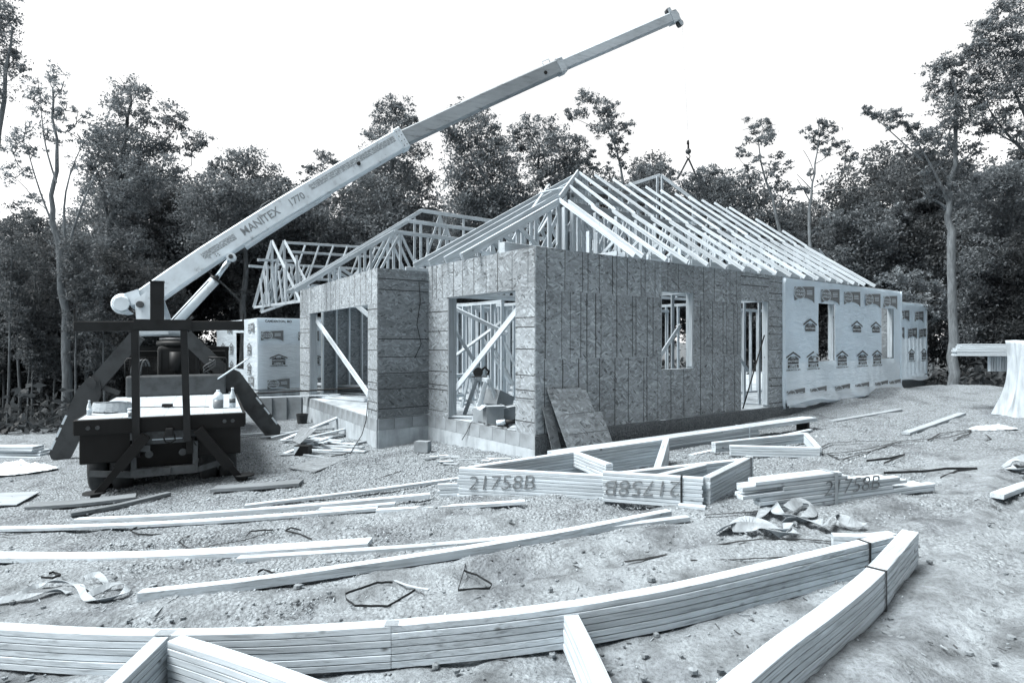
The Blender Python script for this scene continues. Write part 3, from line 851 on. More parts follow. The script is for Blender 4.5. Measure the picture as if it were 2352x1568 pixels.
bs = (1.58, 2.19, 2.80, 3.41)
for i, b in enumerate(bs):
    hip_truss(b, hip_z(b), HA * b, 14.95 - HA * b, girder=(i == 0), dens=(.82, .93, 1.05, .9)[i])
for i, b in enumerate((4.6, 5.8, 7.0)):
    hip_truss(b, hip_z(3.3) - .25 * i, 4.6 + .6 * i, 10.2, dens=1.5, left=False)
# truss just landed by the crane, its peak standing above the others
t = node('roof_truss', house, H(9, 5.2, EAVE))
pk = at(1517, 402, 20.2)
for (u, v, d) in ((1412, 436, 20.2), (1608, 470, 20.2)):
    q = at(u, v, d); board('top_chord', t, pk, q, w=.038, t=.1, up=(0, 0, 1))
for du in (-7, 4): board('web', t, pk + V((du * .014, 0, -.05)), pk + V((du * .014, .04, -1.5)), w=.038, t=.1, up=E1)
board('bottom_chord', t, pk + V((-2, 0, -1.55)), pk + V((2.2, .05, -1.55)), w=.038, t=.09)

jacks = [1.97, 2.2] + [2.87 + .657 * i for i in range(15)]
for i, a in enumerate(jacks):
    t = node('jack_truss', house, H(a, 0, EAVE))
    top = min(1.58, (14.95 - a) / HA * .98)
    jit = wr.uniform(-.015, .015)
    board('rafter', t, H(a, -.44, EAVE - .04), H(a + jit, top, hip_z(top) - .03), w=.038, t=.086, up=(0, 0, 1), mat=WOODF)
    board('bottom_chord', t, H(a, -.02, EAVE + .05), H(a, top, EAVE + .05), w=.038, t=.089)
    board('web', t, H(a, top - .12, EAVE + .1), H(a, top - .12, hip_z(top) - .2), w=.037, t=.089, up=E2)
    board('web', t, H(a, .75, EAVE + .1), H(a, .75, hip_z(.75) - .2), w=.037, t=.089, up=E2)
    if i > 1:
        board('web', t, H(a, top - .15, EAVE + .12), H(a, .78, hip_z(.78) - .22), w=.036, t=.07, up=(0, 0, 1))
    # upper length carried on over the higher hip trusses
    lo = 1.62; hi = min(3.44, a / HA * .99, (14.95 - a) / HA * .99)
    if hi > lo + .3:
        board('rafter', t, H(a + .045, lo - .1, hip_z(lo - .1) - .0), H(a + .045 + jit, hi, hip_z(hi) + .03), w=.038, t=.065, up=(0, 0, 1))
    # blocking between the tails
    if i > 1:
        board('blocking', t, H(a - .6, -.0, EAVE + .065), H(a - .08, -.0, EAVE + .065), w=.038, t=.13)
board('rafter', house, H(HA * 1.58, 1.58, hip_z(1.58)), H(HA * 3.41, 3.41, hip_z(3.41)), w=.038, t=.14, up=(0, 0, 1))
# hand-nailed temporary braces on the left slope
board('brace', house, at(1238, 537 - 2, 13.2), at(1282, 462, 13.9), w=.1, t=.03, up=N_F)
p = at(1215, 492, 13.0)
board('brace', house, at(1215, 490, 13.0), at(1260, 425, 13.6), w=.1, t=.03, up=N_F)
board('brace', house, at(1242, 443, 13.2), at(1300, 430, 13.6), w=.09, t=.03, up=N_F)
# stacked ends of beam on the gable plate
board('beam', house, H(.05, 1.0, EAVE + .1), H(1.3, 1.02, EAVE + .1), w=.15, t=.2)

# --- roof over the bay
def bay_pt(s, a, z):       # s along the bay wall, a back from it
    return WG.pt(s, z) + E1 * a
RB = (LG - .25, LG - .75, LG - 1.3)
TA = [3.9, 3.2, 2.5]
for i, s in enumerate(RB):
    t = node('roof_truss', house, bay_pt(s, 0, BAY))
    zt = BAY + .12 + .69 * TA[i] - .02 * i
    board('top_chord', t, bay_pt(s, -.45, BAY - .1), bay_pt(s, TA[i], zt), w=.038, t=.12)
    board('top_chord', t, bay_pt(s, TA[i], zt), bay_pt(s, 9, zt), w=.038, t=.12)
    board('bottom_chord', t, bay_pt(s, 0, BAY + .05), bay_pt(s, 9, BAY + .05), w=.038, t=.09)
    a = .8; k = 0
    while a < 8:
        h = BAY + .05 + .69 * min(a, TA[i])
        board('web', t, bay_pt(s, a, BAY + .1), bay_pt(s, a, h), w=.038, t=.08, up=E1)
        a2 = a + .95; h2 = BAY + .05 + .69 * min(a2, TA[i])
        if k % 2 == 0: board('web', t, bay_pt(s, a, h), bay_pt(s, a2, BAY + .1), w=.036, t=.08)
        else: board('web', t, bay_pt(s, a, BAY + .1), bay_pt(s, a2, h2), w=.036, t=.08)
        a = a2; k += 1
# --- roof over the wrapped wing
def wing(s, b, z): return WQ.pt(s, z) + E2 * b
def atruss(pk, l, r):
    t = node('roof_truss', house, pk)
    board('top_chord', t, l, pk, w=.038, t=.1, up=(0, 0, 1)); board('top_chord', t, pk, r, w=.038, t=.1, up=(0, 0, 1))
    board('bottom_chord', t, l, r, w=.038, t=.09)
    m = (l + r) / 2
    board('web', t, V((pk.x, pk.y, m.z)), pk, w=.038, t=.09, up=E1)
    for q in (.3, .7):
        p = l.lerp(r, q); board('web', t, p, l.lerp(pk, q + .25) if q < .5 else pk.lerp(r, q - .25), w=.037, t=.07, up=E1)
        board('web', t, p, V((p.x, p.y, p.z + (pk.z - l.z) * .6)), w=.037, t=.07, up=E1)
for (du, dd) in ((0, 0), (28, .25)):
    atruss(at(625 + du, 553, 21.5 + dd), at(583 + du * .6, 706 + du * .4, 21.3 + dd), at(690 + du, 692 - du * .6, 20.6 + dd))
t = node('roof_truss', house, at(760, 600, 22))
for (u0, v0, u1, v1, d) in ((655, 557, 905, 572, 22), (662, 578, 905, 593, 22.3), (572, 611, 640, 616, 20.9), (640, 607, 905, 622, 22.6), (592, 597, 690, 600, 20.6), (662, 640, 905, 646, 22)):
    board('top_chord', t, at(u0, v0, d), at(u1, v1, d + 3.0), w=.038, t=.09)
for i in range(7):
    board('web', t, at(598 + 14 * i, 640 - 6 * i, 21.2), at(604 + 15 * i, 703 - 3 * i, 21.0), w=.037, t=.06, up=E1)
    board('web', t, at(640 + 12 * i, 610, 21.6), at(596 + 14 * i, 700 - 3 * i, 21.4), w=.034, t=.06, up=E1)
for i in range(6):
    board('web', t, at(702 + 32 * i, 560 + 2 * i, 23), at(675 + 32 * i, 640, 22.6), w=.037, t=.06, up=E1)
board('web', t, at(826, 585, 22), at(826, 660, 22), w=.04, t=.1, up=E1); board('web', t, at(826, 620, 22), at(782, 665, 22), w=.04, t=.09); board('web', t, at(826, 620, 22), at(860, 660, 22), w=.04, t=.09)
# ---------------------------------------------------------------- boom truck
C0 = V((-5.47, 9.6, 0)); TA_ = V((-.44, .898, 0)).normalized(); TB = V((TA_.y, -TA_.x, 0))
def T(x, y, z): return C0 + TB * x + TA_ * y + V((0, 0, z))
TM = Matrix((TB, TA_, V((0, 0, 1)))).transposed()
DECK = .68
truck = thing('crane_truck', (C0.x, C0.y, -.42), 'black flatbed boom truck with raised white crane and spread stabilisers', 'crane truck')
t = NT('crane_white_paint'); vec = t.coords((1, 1, 1), False)
c = t.ramp(t.noise(vec, 1.1, 5, .6), [(.3, .56), (.55, .66), (.75, .70)])
gr = t.noise(t.coords((2, 2, 2), False), 2.2, 6, .7)
CRW = t.done(t.mix(1.0, c, t.ramp(gr, [(.30, (.45, .45, .45, 1)), (.40, (.92, .92, .92, 1)), (.6, (1, 1, 1, 1))]), 'MULTIPLY'), .45)
def grey_boom(name, v):
    t = NT(name); vec = t.coords((1, 1, 1), False)
    c = t.ramp(t.noise(vec, .5, 4, .6), [(.3, v * .72), (.6, v), (.8, v * 1.15)])
    mp = t.n('Mapping'); mp.inputs['Scale'].default_value = (.8, .8, 5); t.l(vec, mp.inputs['Vector'])
    return t.done(t.mix(1.0, c, t.ramp(t.noise(mp.outputs[0], 2.0, 6, .75), [(.32, (.35, .35, .35, 1)), (.43, (.9, .9, .9, 1)), (.6, (1, 1, 1, 1))]), 'MULTIPLY'), .5)
CRG = grey_boom('boom_grey_paint', .32); CRG2 = grey_boom('boom_tip_paint', .5)
t = NT('stripe_decal'); vec = t.coords((3.0, 14, 14), False)
vo = t.n('TexVoronoi', feature='DISTANCE_TO_EDGE'); vo.inputs['Scale'].default_value = 2.4; t.l(vec, vo.inputs['Vector'])
DECAL = t.done(t.ramp(vo.outputs['Distance'], [(.03, .6), (.07, .24), (1, .2)]), .6)
LETTER = plain('boom_lettering', .22, .6, 0, .15, 9)
STEELD = plain('dark_grey_steel', .017, .55, 0, .6, 2.5, .25)
OUTR = plain('outrigger_grey', .05, .55, 0, .5, 3, .35)
STEEL = plain('scuffed_steel', .07, .5, .3, .5, 4, .5)
RUST = plain('rusty_bumper', .075, .7, .1, .6, 5)
CHROME = plain('polished_rod', .55, .2, 1.0, .1, 3, .5)
DECKM = wood_mat('deck_planks', .44, .5, .95, 1.05)
REFL = plain('reflector_white', .65, .5, 0, .15, 8)
DARKG = plain('dark_glass', .01, .15, 0, .1, 3, .6)

def tb(name, c, s, mat, parent=None, rot=None):
    b = MB(); M = TM if rot is None else TM @ rot
    b.box((0, 0, 0), s, None)
    me = b.mesh(name, mat); o = bpy.data.objects.new(name, me)
    Mx = M.to_4x4(); Mx.translation = T(*c)
    put(o, parent or truck, Mx)
    md = o.modifiers.new('edge', 'BEVEL'); md.width = min(s) * .08 if min(s) > .03 else .002; md.segments = 2
    return o

# deck of planks on a black steel frame
for i in range(8):
    w_ = 2.26 / 8
    tb('deck_plank', (-1.13 + w_ * (i + .5), 2.08, DECK - .02 + .001 * (i % 2)), (w_ - .0012, 4.1, .04), DECKM)
tb('deck_frame', (0, 2.05, DECK - .16), (2.22, 4.0, .2), BLACK)
tb('rear_edge_beam', (0, -.03, DECK - .115), (2.32, .1, .225), BLACK)
for sx in (-1, 1): tb('deck_rail', (sx * 1.15, 2.05, DECK - .11), (.06, 4.1, .2), BLACK)
for sx in (-1, 1):
    tb('tool_box', (sx * .77, .08, .27), (.66, .2, .52), BLACK); tb('side_skirt', (sx * 1.08, 2.2, .3), (.05, 3.4, .5), BLACK)
    tb('frame_rail', (sx * .36, 3.6, .2), (.1, 7.4, .25), BLACK)
tb('rear_cross_member', (0, .3, .15), (.9, .1, .6), BLACK)
tb('tail_light_panel', (0, .02, .35), (.86, .05, .2), STEEL)
for x in (-.2, .26):
    b = MB(); b.tube([T(x, -.04, .1), T(x, -.005, .1)], .055, 16); b.build('tail_light', STEEL, truck)
for x in (-.98, -.86, .86, .98):
    b = MB(); b.tube([T(x, -.095, DECK - .12), T(x, -.08, DECK - .12)], .03, 14); b.build('marker_light', STEEL, truck)
for sx in (-1, 1):
    b = MB(); b.tube([T(sx * .3, -.02, .5), T(sx * .34, -.1, .38), T(sx * .45, -.08, .2), T(sx * .52, .0, .12)], .012, 6); b.build('air_line', RUBBER, truck)
for k in range(6): tb('bolt_head', (-.4 + .16 * k, -.065, .47), (.022, .012, .022), STEEL)
tb('plate_holder', (-.28, -.07, .2), (.2, .01, .1), STEEL)
tb('light_bar', (.05, -.015, .33), (.42, .02, .035), REFL)
tb('hitch_plate', (0, -.03, .42), (.9, .06, .17), RUST)
b = MB(); b.tube([T(.03, -.09, .43), T(.0, -.12, .36), T(.03, -.13, .29), T(.1, -.12, .27), T(.16, -.12, .31), T(.15, -.1, .4)], .012, 6); b.build('hose', STEELD, truck)
tb('pintle_hook', (.08, -.11, .44), (.1, .12, .12), STEELD)
# under-ride bumper
for sx in (-1, 1):
    tb('bumper_leg', (.02 + sx * .42, -.05, .05), (.075, .07, .45), RUST)
    b = MB(); b.beam(T(.02 + sx * .45, -.05, -.19), T(sx * .95 - .02, .0, -.08 if sx > 0 else -.13), .06, .09); b.build('bumper_arm', RUST, truck)
tb('bumper_bar', (.02, -.06, -.17), (.92, .08, .13), RUST)
tb('tow_eye', (.05, -.12, -.16), (.1, .05, .1), STEEL)
# rear goal-post rack
for x in (-.36, .33):
    b = MB(); b.beam(T(x, -.09, .28), T(x - .02 if x < 0 else x - .05, -.09, 2.02), .1, .12, up=TA_); b.build('rack_post', STEELD, truck)
tb('rack_beam', (0, -.09, 2.09), (2.3, .12, .15), STEELD, rot=Matrix.Rotation(math.radians(-1.0), 3, 'Y'))
tb('rack_plate', (0, -.16, 2.115), (.78, .012, .15), STEELD)
for sx in (-1, 1): tb('rack_lip', (sx * 1.135, -.09, 2.2 - .02 * sx), (.025, .1, .24), STEELD)
tb('boom_rest', (-.085, -.09, 2.46), (.185, .14, .62), STEELD)
tb('boom_rest_cap', (-.085, -.09, 2.775), (.2, .16, .02), STEELD)
# crane pedestal, box behind the deck and guards
tb('pedestal', (-.0, 4.9, 1.25), (.82, .8, 1.0), STEELD)
tb('pedestal_rib', (-.36, 4.46, 1.2), (.05, .06, .9), STEELD); tb('pedestal_rib', (.36, 4.46, 1.2), (.05, .06, .9), STEELD)
b = MB(); b.tube([T(0, 4.9, 1.75), T(0, 4.9, 1.86)], .46, 28); b.build('turntable', STEELD, truck)
b = MB(); b.tube([T(0, 4.9, 1.865), T(0, 4.9, 1.93)], .4, 28); b.build('turntable_ring', STEEL, truck)
b = MB(); b.tube([T(-.05, 4.4, 1.2), T(-.05, 4.4, 1.62)], [.12, .12], 14); b.build('rotation_motor', STEELD, truck)
b = MB(); b.tube([T(-.05, 4.35, 1.2), T(-.02, 4.3, 1.05), T(.05, 4.3, .95), T(.02, 4.3, .9)], .03, 6); b.build('hose', BLACK, truck)
tb('counter_box', (.0, 4.25, .9), (1.9, .5, .44), STEEL)
for sx in (-1, 1):
    pts = [T(sx * .98, 4.2, 1.1), T(sx * .98, 4.2, 1.42), T(sx * .94, 4.2, 1.48), T(sx * .6, 4.2, 1.5)]
    b = MB(); b.tube(pts, .018, 8); b.build('guard_rail', STEELD, truck)
    b = MB()
    for k in range(7): b.tube([T(sx * (.64 + .045 * k), 4.22, 1.12), T(sx * (.64 + .045 * k), 4.22, 1.48)], .003, 4)
    for k in range(6): b.tube([T(sx * .62, 4.22, 1.15 + .055 * k), T(sx * .96, 4.22, 1.15 + .055 * k)], .003, 4)
    b.build('guard_mesh', STEELD, truck)
b = MB()
for k in range(4): b.tube([T(-.72 + .03 * math.cos(q) - .06 * k, 4.12 + .02 * k, 1.12 + .34 * math.sin(q)) + TB * (.12 * (1 - math.cos(q))) for q in [i * math.pi / 10 for i in range(9)]], .02, 6)
b.build('hose_coil', STEEL, truck)
b = MB()
for k in range(3): b.tube([T(.62 + .12 * math.sin(i * .5 + k), 4.1, 1.45 - .035 * i) for i in range(10)], .012, 5)
b.build('chain', STEEL, truck)
# cab beyond the crane
b = MB()
cab = [(5.7, .05), (7.6, .05), (7.6, .75), (7.05, 1.62), (5.7, 1.62)]
b.prism([T(-1.02, y, z) for y, z in cab], TB, 2.04); b.build('cab', STEELD, truck)
tb('cab_rear_window', (0, 5.69, 1.3), (1.4, .01, .4), DARKG)
tb('hood', (0, 8.3, .55), (1.7, 1.5, .7), BLACK)
tb('cab_guard', (0, 5.5, 1.68), (2.1, .08, .1), STEELD)
for sx in (-1, 1): tb('cab_guard_post', (sx * 1.0, 5.5, 1.1), (.08, .08, 1.1), STEELD)
# wheels
def wheel(x, y, z, r=.48, w=.26):
    n = node('wheel', truck, T(x, y, z))
    prof = [(-w / 2, r * .62), (-w / 2, r * .9), (-w / 2 + .04, r), (w / 2 - .04, r), (w / 2, r * .9), (w / 2, r * .62)]
    b = MB(); k = 28; vs = []
    for i in range(k):
        q = 2 * math.pi * i / k; rr = 1 + (.012 if i % 2 else 0)
        vs += [T(x + px, y + pr * rr * math.cos(q), z + pr * rr * math.sin(q)) for px, pr in prof]
    fs = [(i * 6 + j, i * 6 + j + 1, ((i + 1) % k) * 6 + j + 1, ((i + 1) % k) * 6 + j) for i in range(k) for j in range(5)]
    b.add(vs, fs, 0, True); b.build('tyre', RUBBER, n)
    b = MB(); b.tube([T(x - w * .3, y, z), T(x + w * .3, y, z)], r * .63, 20); b.build('rim', STEELD, n)
gw = -.53
for x in (-.92, -.62, .62, .92): wheel(x, .7, gw + .47)
for x in (-.95, .95): wheel(x, 7.6, gw + .3)
for x in (-.92, .92): wheel(x, 1.95, gw + .47)
tb('axle', (0, .7, -.06), (1.9, .14, .14), BLACK)
# rear stabilisers
def pxT(u, v, y):
    """point of the truck's cross plane y on a sight line"""
    k = (u - CX) / F; o = C0 + TA_ * y
    x = (k * o.y - o.x) / (TB.x - k * TB.y)
    p = o + TB * x
    return V((p.x, p.y, EYE - (v - CY) / F * p.y))
for (a, m, f) in (((335, 1000), (272, 1075), (216, 1143)), ((455, 985), (528, 1072), (562, 1110))):
    n = node('stabiliser', truck, pxT(*f, -.16))
    p0, pm, p1 = pxT(*a, -.16), pxT(*m, -.16), pxT(*f, -.16)
    b = MB(); b.beam(p0, p1, .1, .1, up=TA_); b.build('inner_leg', BLACK, n)
    b = MB(); b.beam(p0, pm, .15, .15, up=TA_); b.build('outer_leg', BLACK, n)
    b = MB(); z = gz(p1.x, p1.y) + .075; b.tube([V((p1.x, p1.y, z)), V((p1.x, p1.y, z + .025))], .15, 16)
    b.tube([V((p1.x, p1.y, z + .02)), p1], .05, 10); b.build('foot', STEELD, n)
# wide A-frame outriggers
for (tp, kn, ft, inn) in (((318, 770), (213, 880), (134, 1055), (275, 903)), ((425, 770), (520, 856), (634, 1000), (468, 880))):
    n = node('outrigger', truck, pxT(*ft, 4.45))
    p0, p1, p2, p3 = pxT(*tp, 4.45), pxT(*kn, 4.45), pxT(*ft, 4.45), pxT(*inn, 4.4)
    b = MB(); b.beam(p0, p1 + (p2 - p1) * .12, .2, .3, up=TB); b.build('upper_leg', OUTR, n)
    d = (p2 - p1).normalized(); s = d.cross(TA_)
    b = MB(); b.prism([p1 - d * .12 - s * .1, p1 - d * .12 + s * .1, p1 + d * .15 + s * .24, p2 - d * .12 + s * .2, p2 + s * .1, p2 - s * .1, p2 - d * .1 - s * .18, p1 + d * .2 - s * .2], TA_, -.12)
    b.build('lower_leg', OUTR, n)
    b = MB(); b.beam(p1, p3, .1, .1, up=TA_); b.build('strut', OUTR, n)
    b = MB(); b.tube([p1 - TA_ * .18, p1 + TA_ * .18], .09, 14); b.build('pivot_pin', OUTR, n)
    L = (p2 - p1).length
    side = s if ft[0] > 300 else -s
    for k in range(3):
        q = p1 + d * (L * (.45 + .16 * k)); 
        b = MB(); b.prism([q + side * .16 * (1 if side.x == s.x else 1) - TA_ * .123, q + d * .2 + side * .16 - TA_ * .123, q + d * .2 + side * .20 - TA_ * .123, q + side * .20 - TA_ * .123], TA_, -.004); b.build('reflector', REFL, n)
# white pole leaning on the right outrigger
b = MB(); b.tube([at(478, 885, 13.6), at(572, 822, 13.4)], .018, 8); b.build('marker_pole', REFL, truck)

# --- boom
CL = [(318, 700), (345, 680), (467, 596), (614, 503), (735, 430), (922, 321), (1105, 235), (1290, 152), (1420, 96), (1548, 40)]
def boom_pt(u):
    for (u0, v0), (u1, v1) in zip(CL, CL[1:]):
        if u <= u1 or u1 == 1548:
            q = (u - u0) / (u1 - u0); v = v0 + (v1 - v0) * q; break
    d = 13.9 + (18.0 - 13.9) * (u - 318) / (1548 - 318)
    return at(u, v, d)
BH = (boom_pt(1548) - boom_pt(318)); BS = V((BH.y, -BH.x, 0)).normalized()   # horizontal, towards the camera side
if BS.y > 0: BS = -BS
def boom_frame(u, side=0.0, up=0.0):
    p = boom_pt(u); x = (boom_pt(min(1548, u + 30)) - boom_pt(max(318, u - 30))).normalized()
    z = BS; y = z.cross(x); 
    if y.z < 0: y = -y
    M = Matrix((x, y, x.cross(y))).transposed().to_4x4(); M.translation = p + BS * side + y * up
    return M
def sweep(name, u0, u1, w, h, mat, parent, up=0.0, n=8, h1=None, w1=None):
    b = MB(); rings = []
    for i in range(n + 1):
        q = i / n; M = boom_frame(u0 + (u1 - u0) * q); hh = h + ((h1 or h) - h) * q; ww = w + ((w1 or w) - w) * q
        c = .03
        ring = [(-hh / 2, ww / 2 - c), (-hh / 2 + c, ww / 2), (hh / 2 - c, ww / 2), (hh / 2, ww / 2 - c), (hh / 2, -ww / 2 + c), (hh / 2 - c, -ww / 2), (-hh / 2 + c, -ww / 2), (-hh / 2, -ww / 2 + c)]
        rings += [M @ V((0, y + up, z)) for y, z in ring]
    fs = [list(range(8)), [n * 8 + k for k in range(8)][::-1]] + [(i * 8 + k, i * 8 + 8 + k, i * 8 + 8 + (k + 1) % 8, i * 8 + (k + 1) % 8) for i in range(n) for k in range(8)]
    b.add(rings, fs)
    return b.build(name, mat, parent)
boom = node('boom', truck, boom_pt(345))
sweep('boom_base_section', 330, 924, .36, .47, CRW, boom, h1=.53)
sweep('boom_underplate', 546, 745, .3, .12, CRW, boom, up=-.27, n=4, h1=.05)
sweep('boom_end_collar', 914, 927, .41, .58, CRW, boom, n=1)
sweep('boom_middle_section', 924, 1288, .3, .39, CRG, boom, h1=.375)
sweep('boom_middle_collar', 1280, 1292, .34, .43, CRG2, boom, n=1)
sweep('boom_tip_section', 1290, 1538, .25, .29, CRG2, boom)
sweep('boom_weld_band', 482, 486, .364, .475, CRW, boom, n=1)
for u, s_, up, r in ((822, .19, -.02, .05), (1248, .155, -.02, .05)):
    M = boom_frame(u, s_, up); b = MB(); b.tube([M @ V((0, 0, 0)), M @ V((0, 0, .012))], r, 16); b.build('inspection_hole', STEELD, boom)
for u, up in ((492, -.08), (497, -.1), (492, -.13), (498, -.15)):
    M = boom_frame(u, .18, up); b = MB(); b.tube([M @ V((0, 0, 0)), M @ V((0, 0, .014))], .012, 8); b.build('bolt', STEELD, boom)
for k in range(4):
    for u in (917, 923):
        M = boom_frame(u, .205, -.2 + .13 * k); b = MB(); b.tube([M @ V((0, 0, 0)), M @ V((0, 0, .012))], .012, 8); b.build('bolt', STEELD, boom)
# bracket and wire guides on top
b = MB(); M = boom_frame(630); b.tube([M @ V((-.28, .25, .05)), M @ V((-.1, .33, .05)), M @ V((.12, .33, .05)), M @ V((.2, .25, .05))], .014, 6); b.build('wire_guide', STEEL, boom)
b = MB(); M = boom_frame(1270); b.tube([M @ V((-.2, .18, .0)), M @ V((-.2, .32, 0)), M @ V((.02, .32, 0)), M @ V((.02, .18, 0))], .015, 6); b.build('wire_guide', CRW, boom)
b = MB()
b.tube([boom_frame(u).to_translation() + V((0, 0, .32 if u < 930 else .23)) for u in (345, 480, 640, 800, 915)], .012, 6); b.build('hoist_cable', STEELD, boom)
# boom head with its two sheaves
M = boom_frame(1545)
b = MB(); b.prism([M @ V(p) for p in ((-.1, -.16, .14), (.12, -.16, .14), (.15, .0, .14), (.1, .16, .14), (-.1, .16, .14))], M.to_3x3() @ V((0, 0, -1)), .32); b.build('boom_head', CRG2, boom)
for (x, y, r) in ((-.06, .21, .09), (.14, -.23, .1)):
    b = MB(); b.tube([M @ V((x, y, -.05)), M @ V((x, y, .05))], r, 20); b.build('sheave', STEEL, boom)
    b = MB(); b.beam(M @ V((x * .8, y * .4, .09)), M @ V((x * 1.05, y * 1.35, .09)), .1, .02, up=BS); b.beam(M @ V((x * .8, y * .4, -.09)), M @ V((x * 1.05, y * 1.35, -.09)), .1, .02, up=BS); b.build('sheave_cheek', CRG2, boom)
# lettering and stripe decals on the side
def on_boom(u, up, out): return boom_frame(u, out, up)
text('lettering', 'MANITEX', .27, on_boom(600, .0, .184), LETTER, boom, ext=.002, bold=.004, sx=.88)
text('lettering', '1770', .24, on_boom(682, .0, .184), LETTER, boom, ext=.002, bold=.003, sx=.9)
def decal(u0, u1, y0, y1, n):
    b = MB()
    vs = []
    for i in range(n + 1):
        M = boom_frame(u0 + (u1 - u0) * i / n, .1825)
        vs += [M @ V((0, y0, 0)), M @ V((0, y1, 0))]
    b.add(vs, [(2 * i, 2 * i + 2, 2 * i + 3, 2 * i + 1) for i in range(n)])
    o = b.build('stripe_decal', DECAL, boom)
decal(470, 544, -.05, .1, 3); decal(716, 908, -.0, .15, 5)
# turret cheeks, pivot, winch and lift cylinder
for s_ in (-1, 1):
    b = MB()
    q = BS * (.27 * s_)
    pl = [at(318, 690, 13.9), at(345, 672, 13.95), at(372, 690, 14.0), at(384, 722, 14.05), at(395, 768, 14.1), at(325, 768, 13.9), at(322, 735, 13.9)]
    b.prism([p + q for p in pl], BS, .04); b.build('turret_cheek', CRW, truck)
    b = MB(); p = at(331, 701, 13.9) + q; b.tube([p + BS * .02 * s_, p + BS * .09 * s_], .075, 14); b.build('pivot_pin', STEEL, truck)
b = MB(); b.tube([at(360, 772, 14.3), at(360, 756, 14.3)], .5, 24); b.build('turret_base', CRW, truck)
p = at(288, 699, 13.85)
b = MB(); b.tube([p - BS * .24, p - BS * .2, p + BS * .2, p + BS * .24], [.2, .235, .235, .2], 18); b.build('winch_drum', CRW, truck)
b = MB(); b.tube([p + BS * .24, p + BS * .3], [.19, .16], 8); b.build('winch_motor', CRW, truck)
b = MB(); b.beam(at(300, 690, 13.85), at(330, 680, 13.9), .42, .3); b.build('winch_bracket', CRW, truck)
b = MB(); r = random.Random(4)
for k in range(6): b.tube([p + V((.05 + .3 * i / 6, 0, .02 - .28 * i / 6)) + BS * (.2 + .03 * r.random()) + V((r.uniform(-.05, .05), 0, r.uniform(-.04, .04))) for i in range(7)], .012, 5)
b.build('hydraulic_hose', STEELD, truck)
e0, e1, e2 = at(533, 592, 14.45) + BS * .1, at(495, 645, 14.3) + BS * .12, at(403, 745, 13.9) + BS * .15
b = MB(); b.tube([e0, e1], .06, 14); b.build('cylinder_rod', CHROME, truck)
b = MB(); b.tube([e1, e2], .115, 18); b.build('lift_cylinder', CRW, truck)
dv = (e1 - e2).normalized()
b = MB(); b.tube([e1, e1 + dv * .05], .135, 18); b.build('cylinder_collar', STEELD, truck)
b = MB(); b.tube([e1 - dv * .1 + BS * .1 + V((-.05, 0, .04)), e2 + BS * .1 + V((-.05, 0, .04))], .018, 6); b.build('hydraulic_hose', BLACK, truck)
b = MB(); b.tube([e0 - BS * .12, e0 + BS * .1], .1, 16); b.build('cylinder_clevis', CRW, truck)
b = MB(); b.tube([e0 + BS * .1, e0 + BS * .13], .05, 14); b.build('clevis_pin', STEEL, truck)

# hook block hanging over the roof, and its slings
hk = at(1581, 348, 18.2)
hook = thing('crane_hook', hk + V((0, 0, -.2)), 'dark steel ball hook hanging over the roof with two web slings', 'hook')
b = MB(); rs_ = []
for i in range(9):
    q = math.pi * i / 8; rs_.append((hk + V((0, 0, -.085 * math.cos(q))), max(.004, .085 * math.sin(q))))
b.tube([p for p, r_ in rs_], [r_ for p, r_ in rs_], 16); b.build('headache_ball', STEEL, hook)
b = MB(); b.tube([hk + V((0, 0, .07)), hk + V((0, 0, .2)), hk + V((-.01, 0, .22)), hk + V((-.01, 0, .3)), hk + V((.0, 0, .33))], [.03, .025, .04, .035, .02], 10); b.build('swivel', STEELD, hook)
b = MB(); b.tube([hk + V((0, 0, -.08)) + V((.05 * math.sin(q), 0, -.07 + .06 * math.cos(q))) for q in [i * .6 for i in range(9)]], .015, 8); b.build('hook', STEELD, hook)
for (u, v) in ((1556, 412), (1620, 458)):
    b = MB(); b.ribbon([hk + V((0, 0, -.2)), (hk + V((0, 0, -.2))).lerp(at(u, v, 18.4), .5) + V((.01, 0, .02)), at(u, v, 18.4)], .05, V((0, -1, 0)), th=.01); b.build('web_sling', STEEL, hook)
b = MB(); b.tube([hk + V((0, 0, .32)), boom_frame(1545) @ V((.2, -.3, 0))], .0028, 5); b.build('hoist_cable', CRW, hook)

# --- things lying on the deck
PLA = plain('clear_plastic', .5, .2, 0, .1, 8, .5); JUICE = plain('jug_contents', .16, .3, 0, .1, 6); WHITEP = plain('white_plastic', .7, .4, 0, .08, 6)
def deck_pt(u, v):
    d = (EYE - DECK) * F / (v - CY); return at(u, v, d)
def lathe(name, p, prof, mat, parent=None, n=16):
    b = MB(); b.tube([p + V((0, 0, z)) for r_, z in prof], [r_ for r_, z in prof], n); return b.build(name, mat, parent, origin=None)
def bottle(u, v, s, label, jug=False):
    p = deck_pt(u, v)
    o = thing('bottle' if not jug else 'jug', p, label, 'bottle' if not jug else 'jug')
    if jug:
        lathe('body', p, [(.07, 0), (.085, .02), (.085, .15)], JUICE, o); lathe('upper_body', p, [(.085, .151), (.085, .22), (.05, .27), (.03, .29)], WHITEP, o); lathe('cap', p, [(.03, .291), (.03, .32)], WHITEP, o)
    else:
        lathe('body', p, [(.03 * s, 0), (.034 * s, .02), (.034 * s, .13 * s), (.028 * s, .16 * s), (.013 * s, .2 * s), (.013 * s, .215 * s)], PLA, o)
        lathe('label_band', p, [(.0348 * s, .06 * s), (.0348 * s, .11 * s)], STEEL if s > 1.2 else WHITEP, o); lathe('cap', p, [(.015 * s, .2155 * s), (.015 * s, .235 * s)], WHITEP, o)
bottle(205, 953, 1.0, 'small clear water bottle at the left rear corner of the truck deck')
bottle(501, 937, 1.0, 'large half full plastic jug on the truck deck', True)
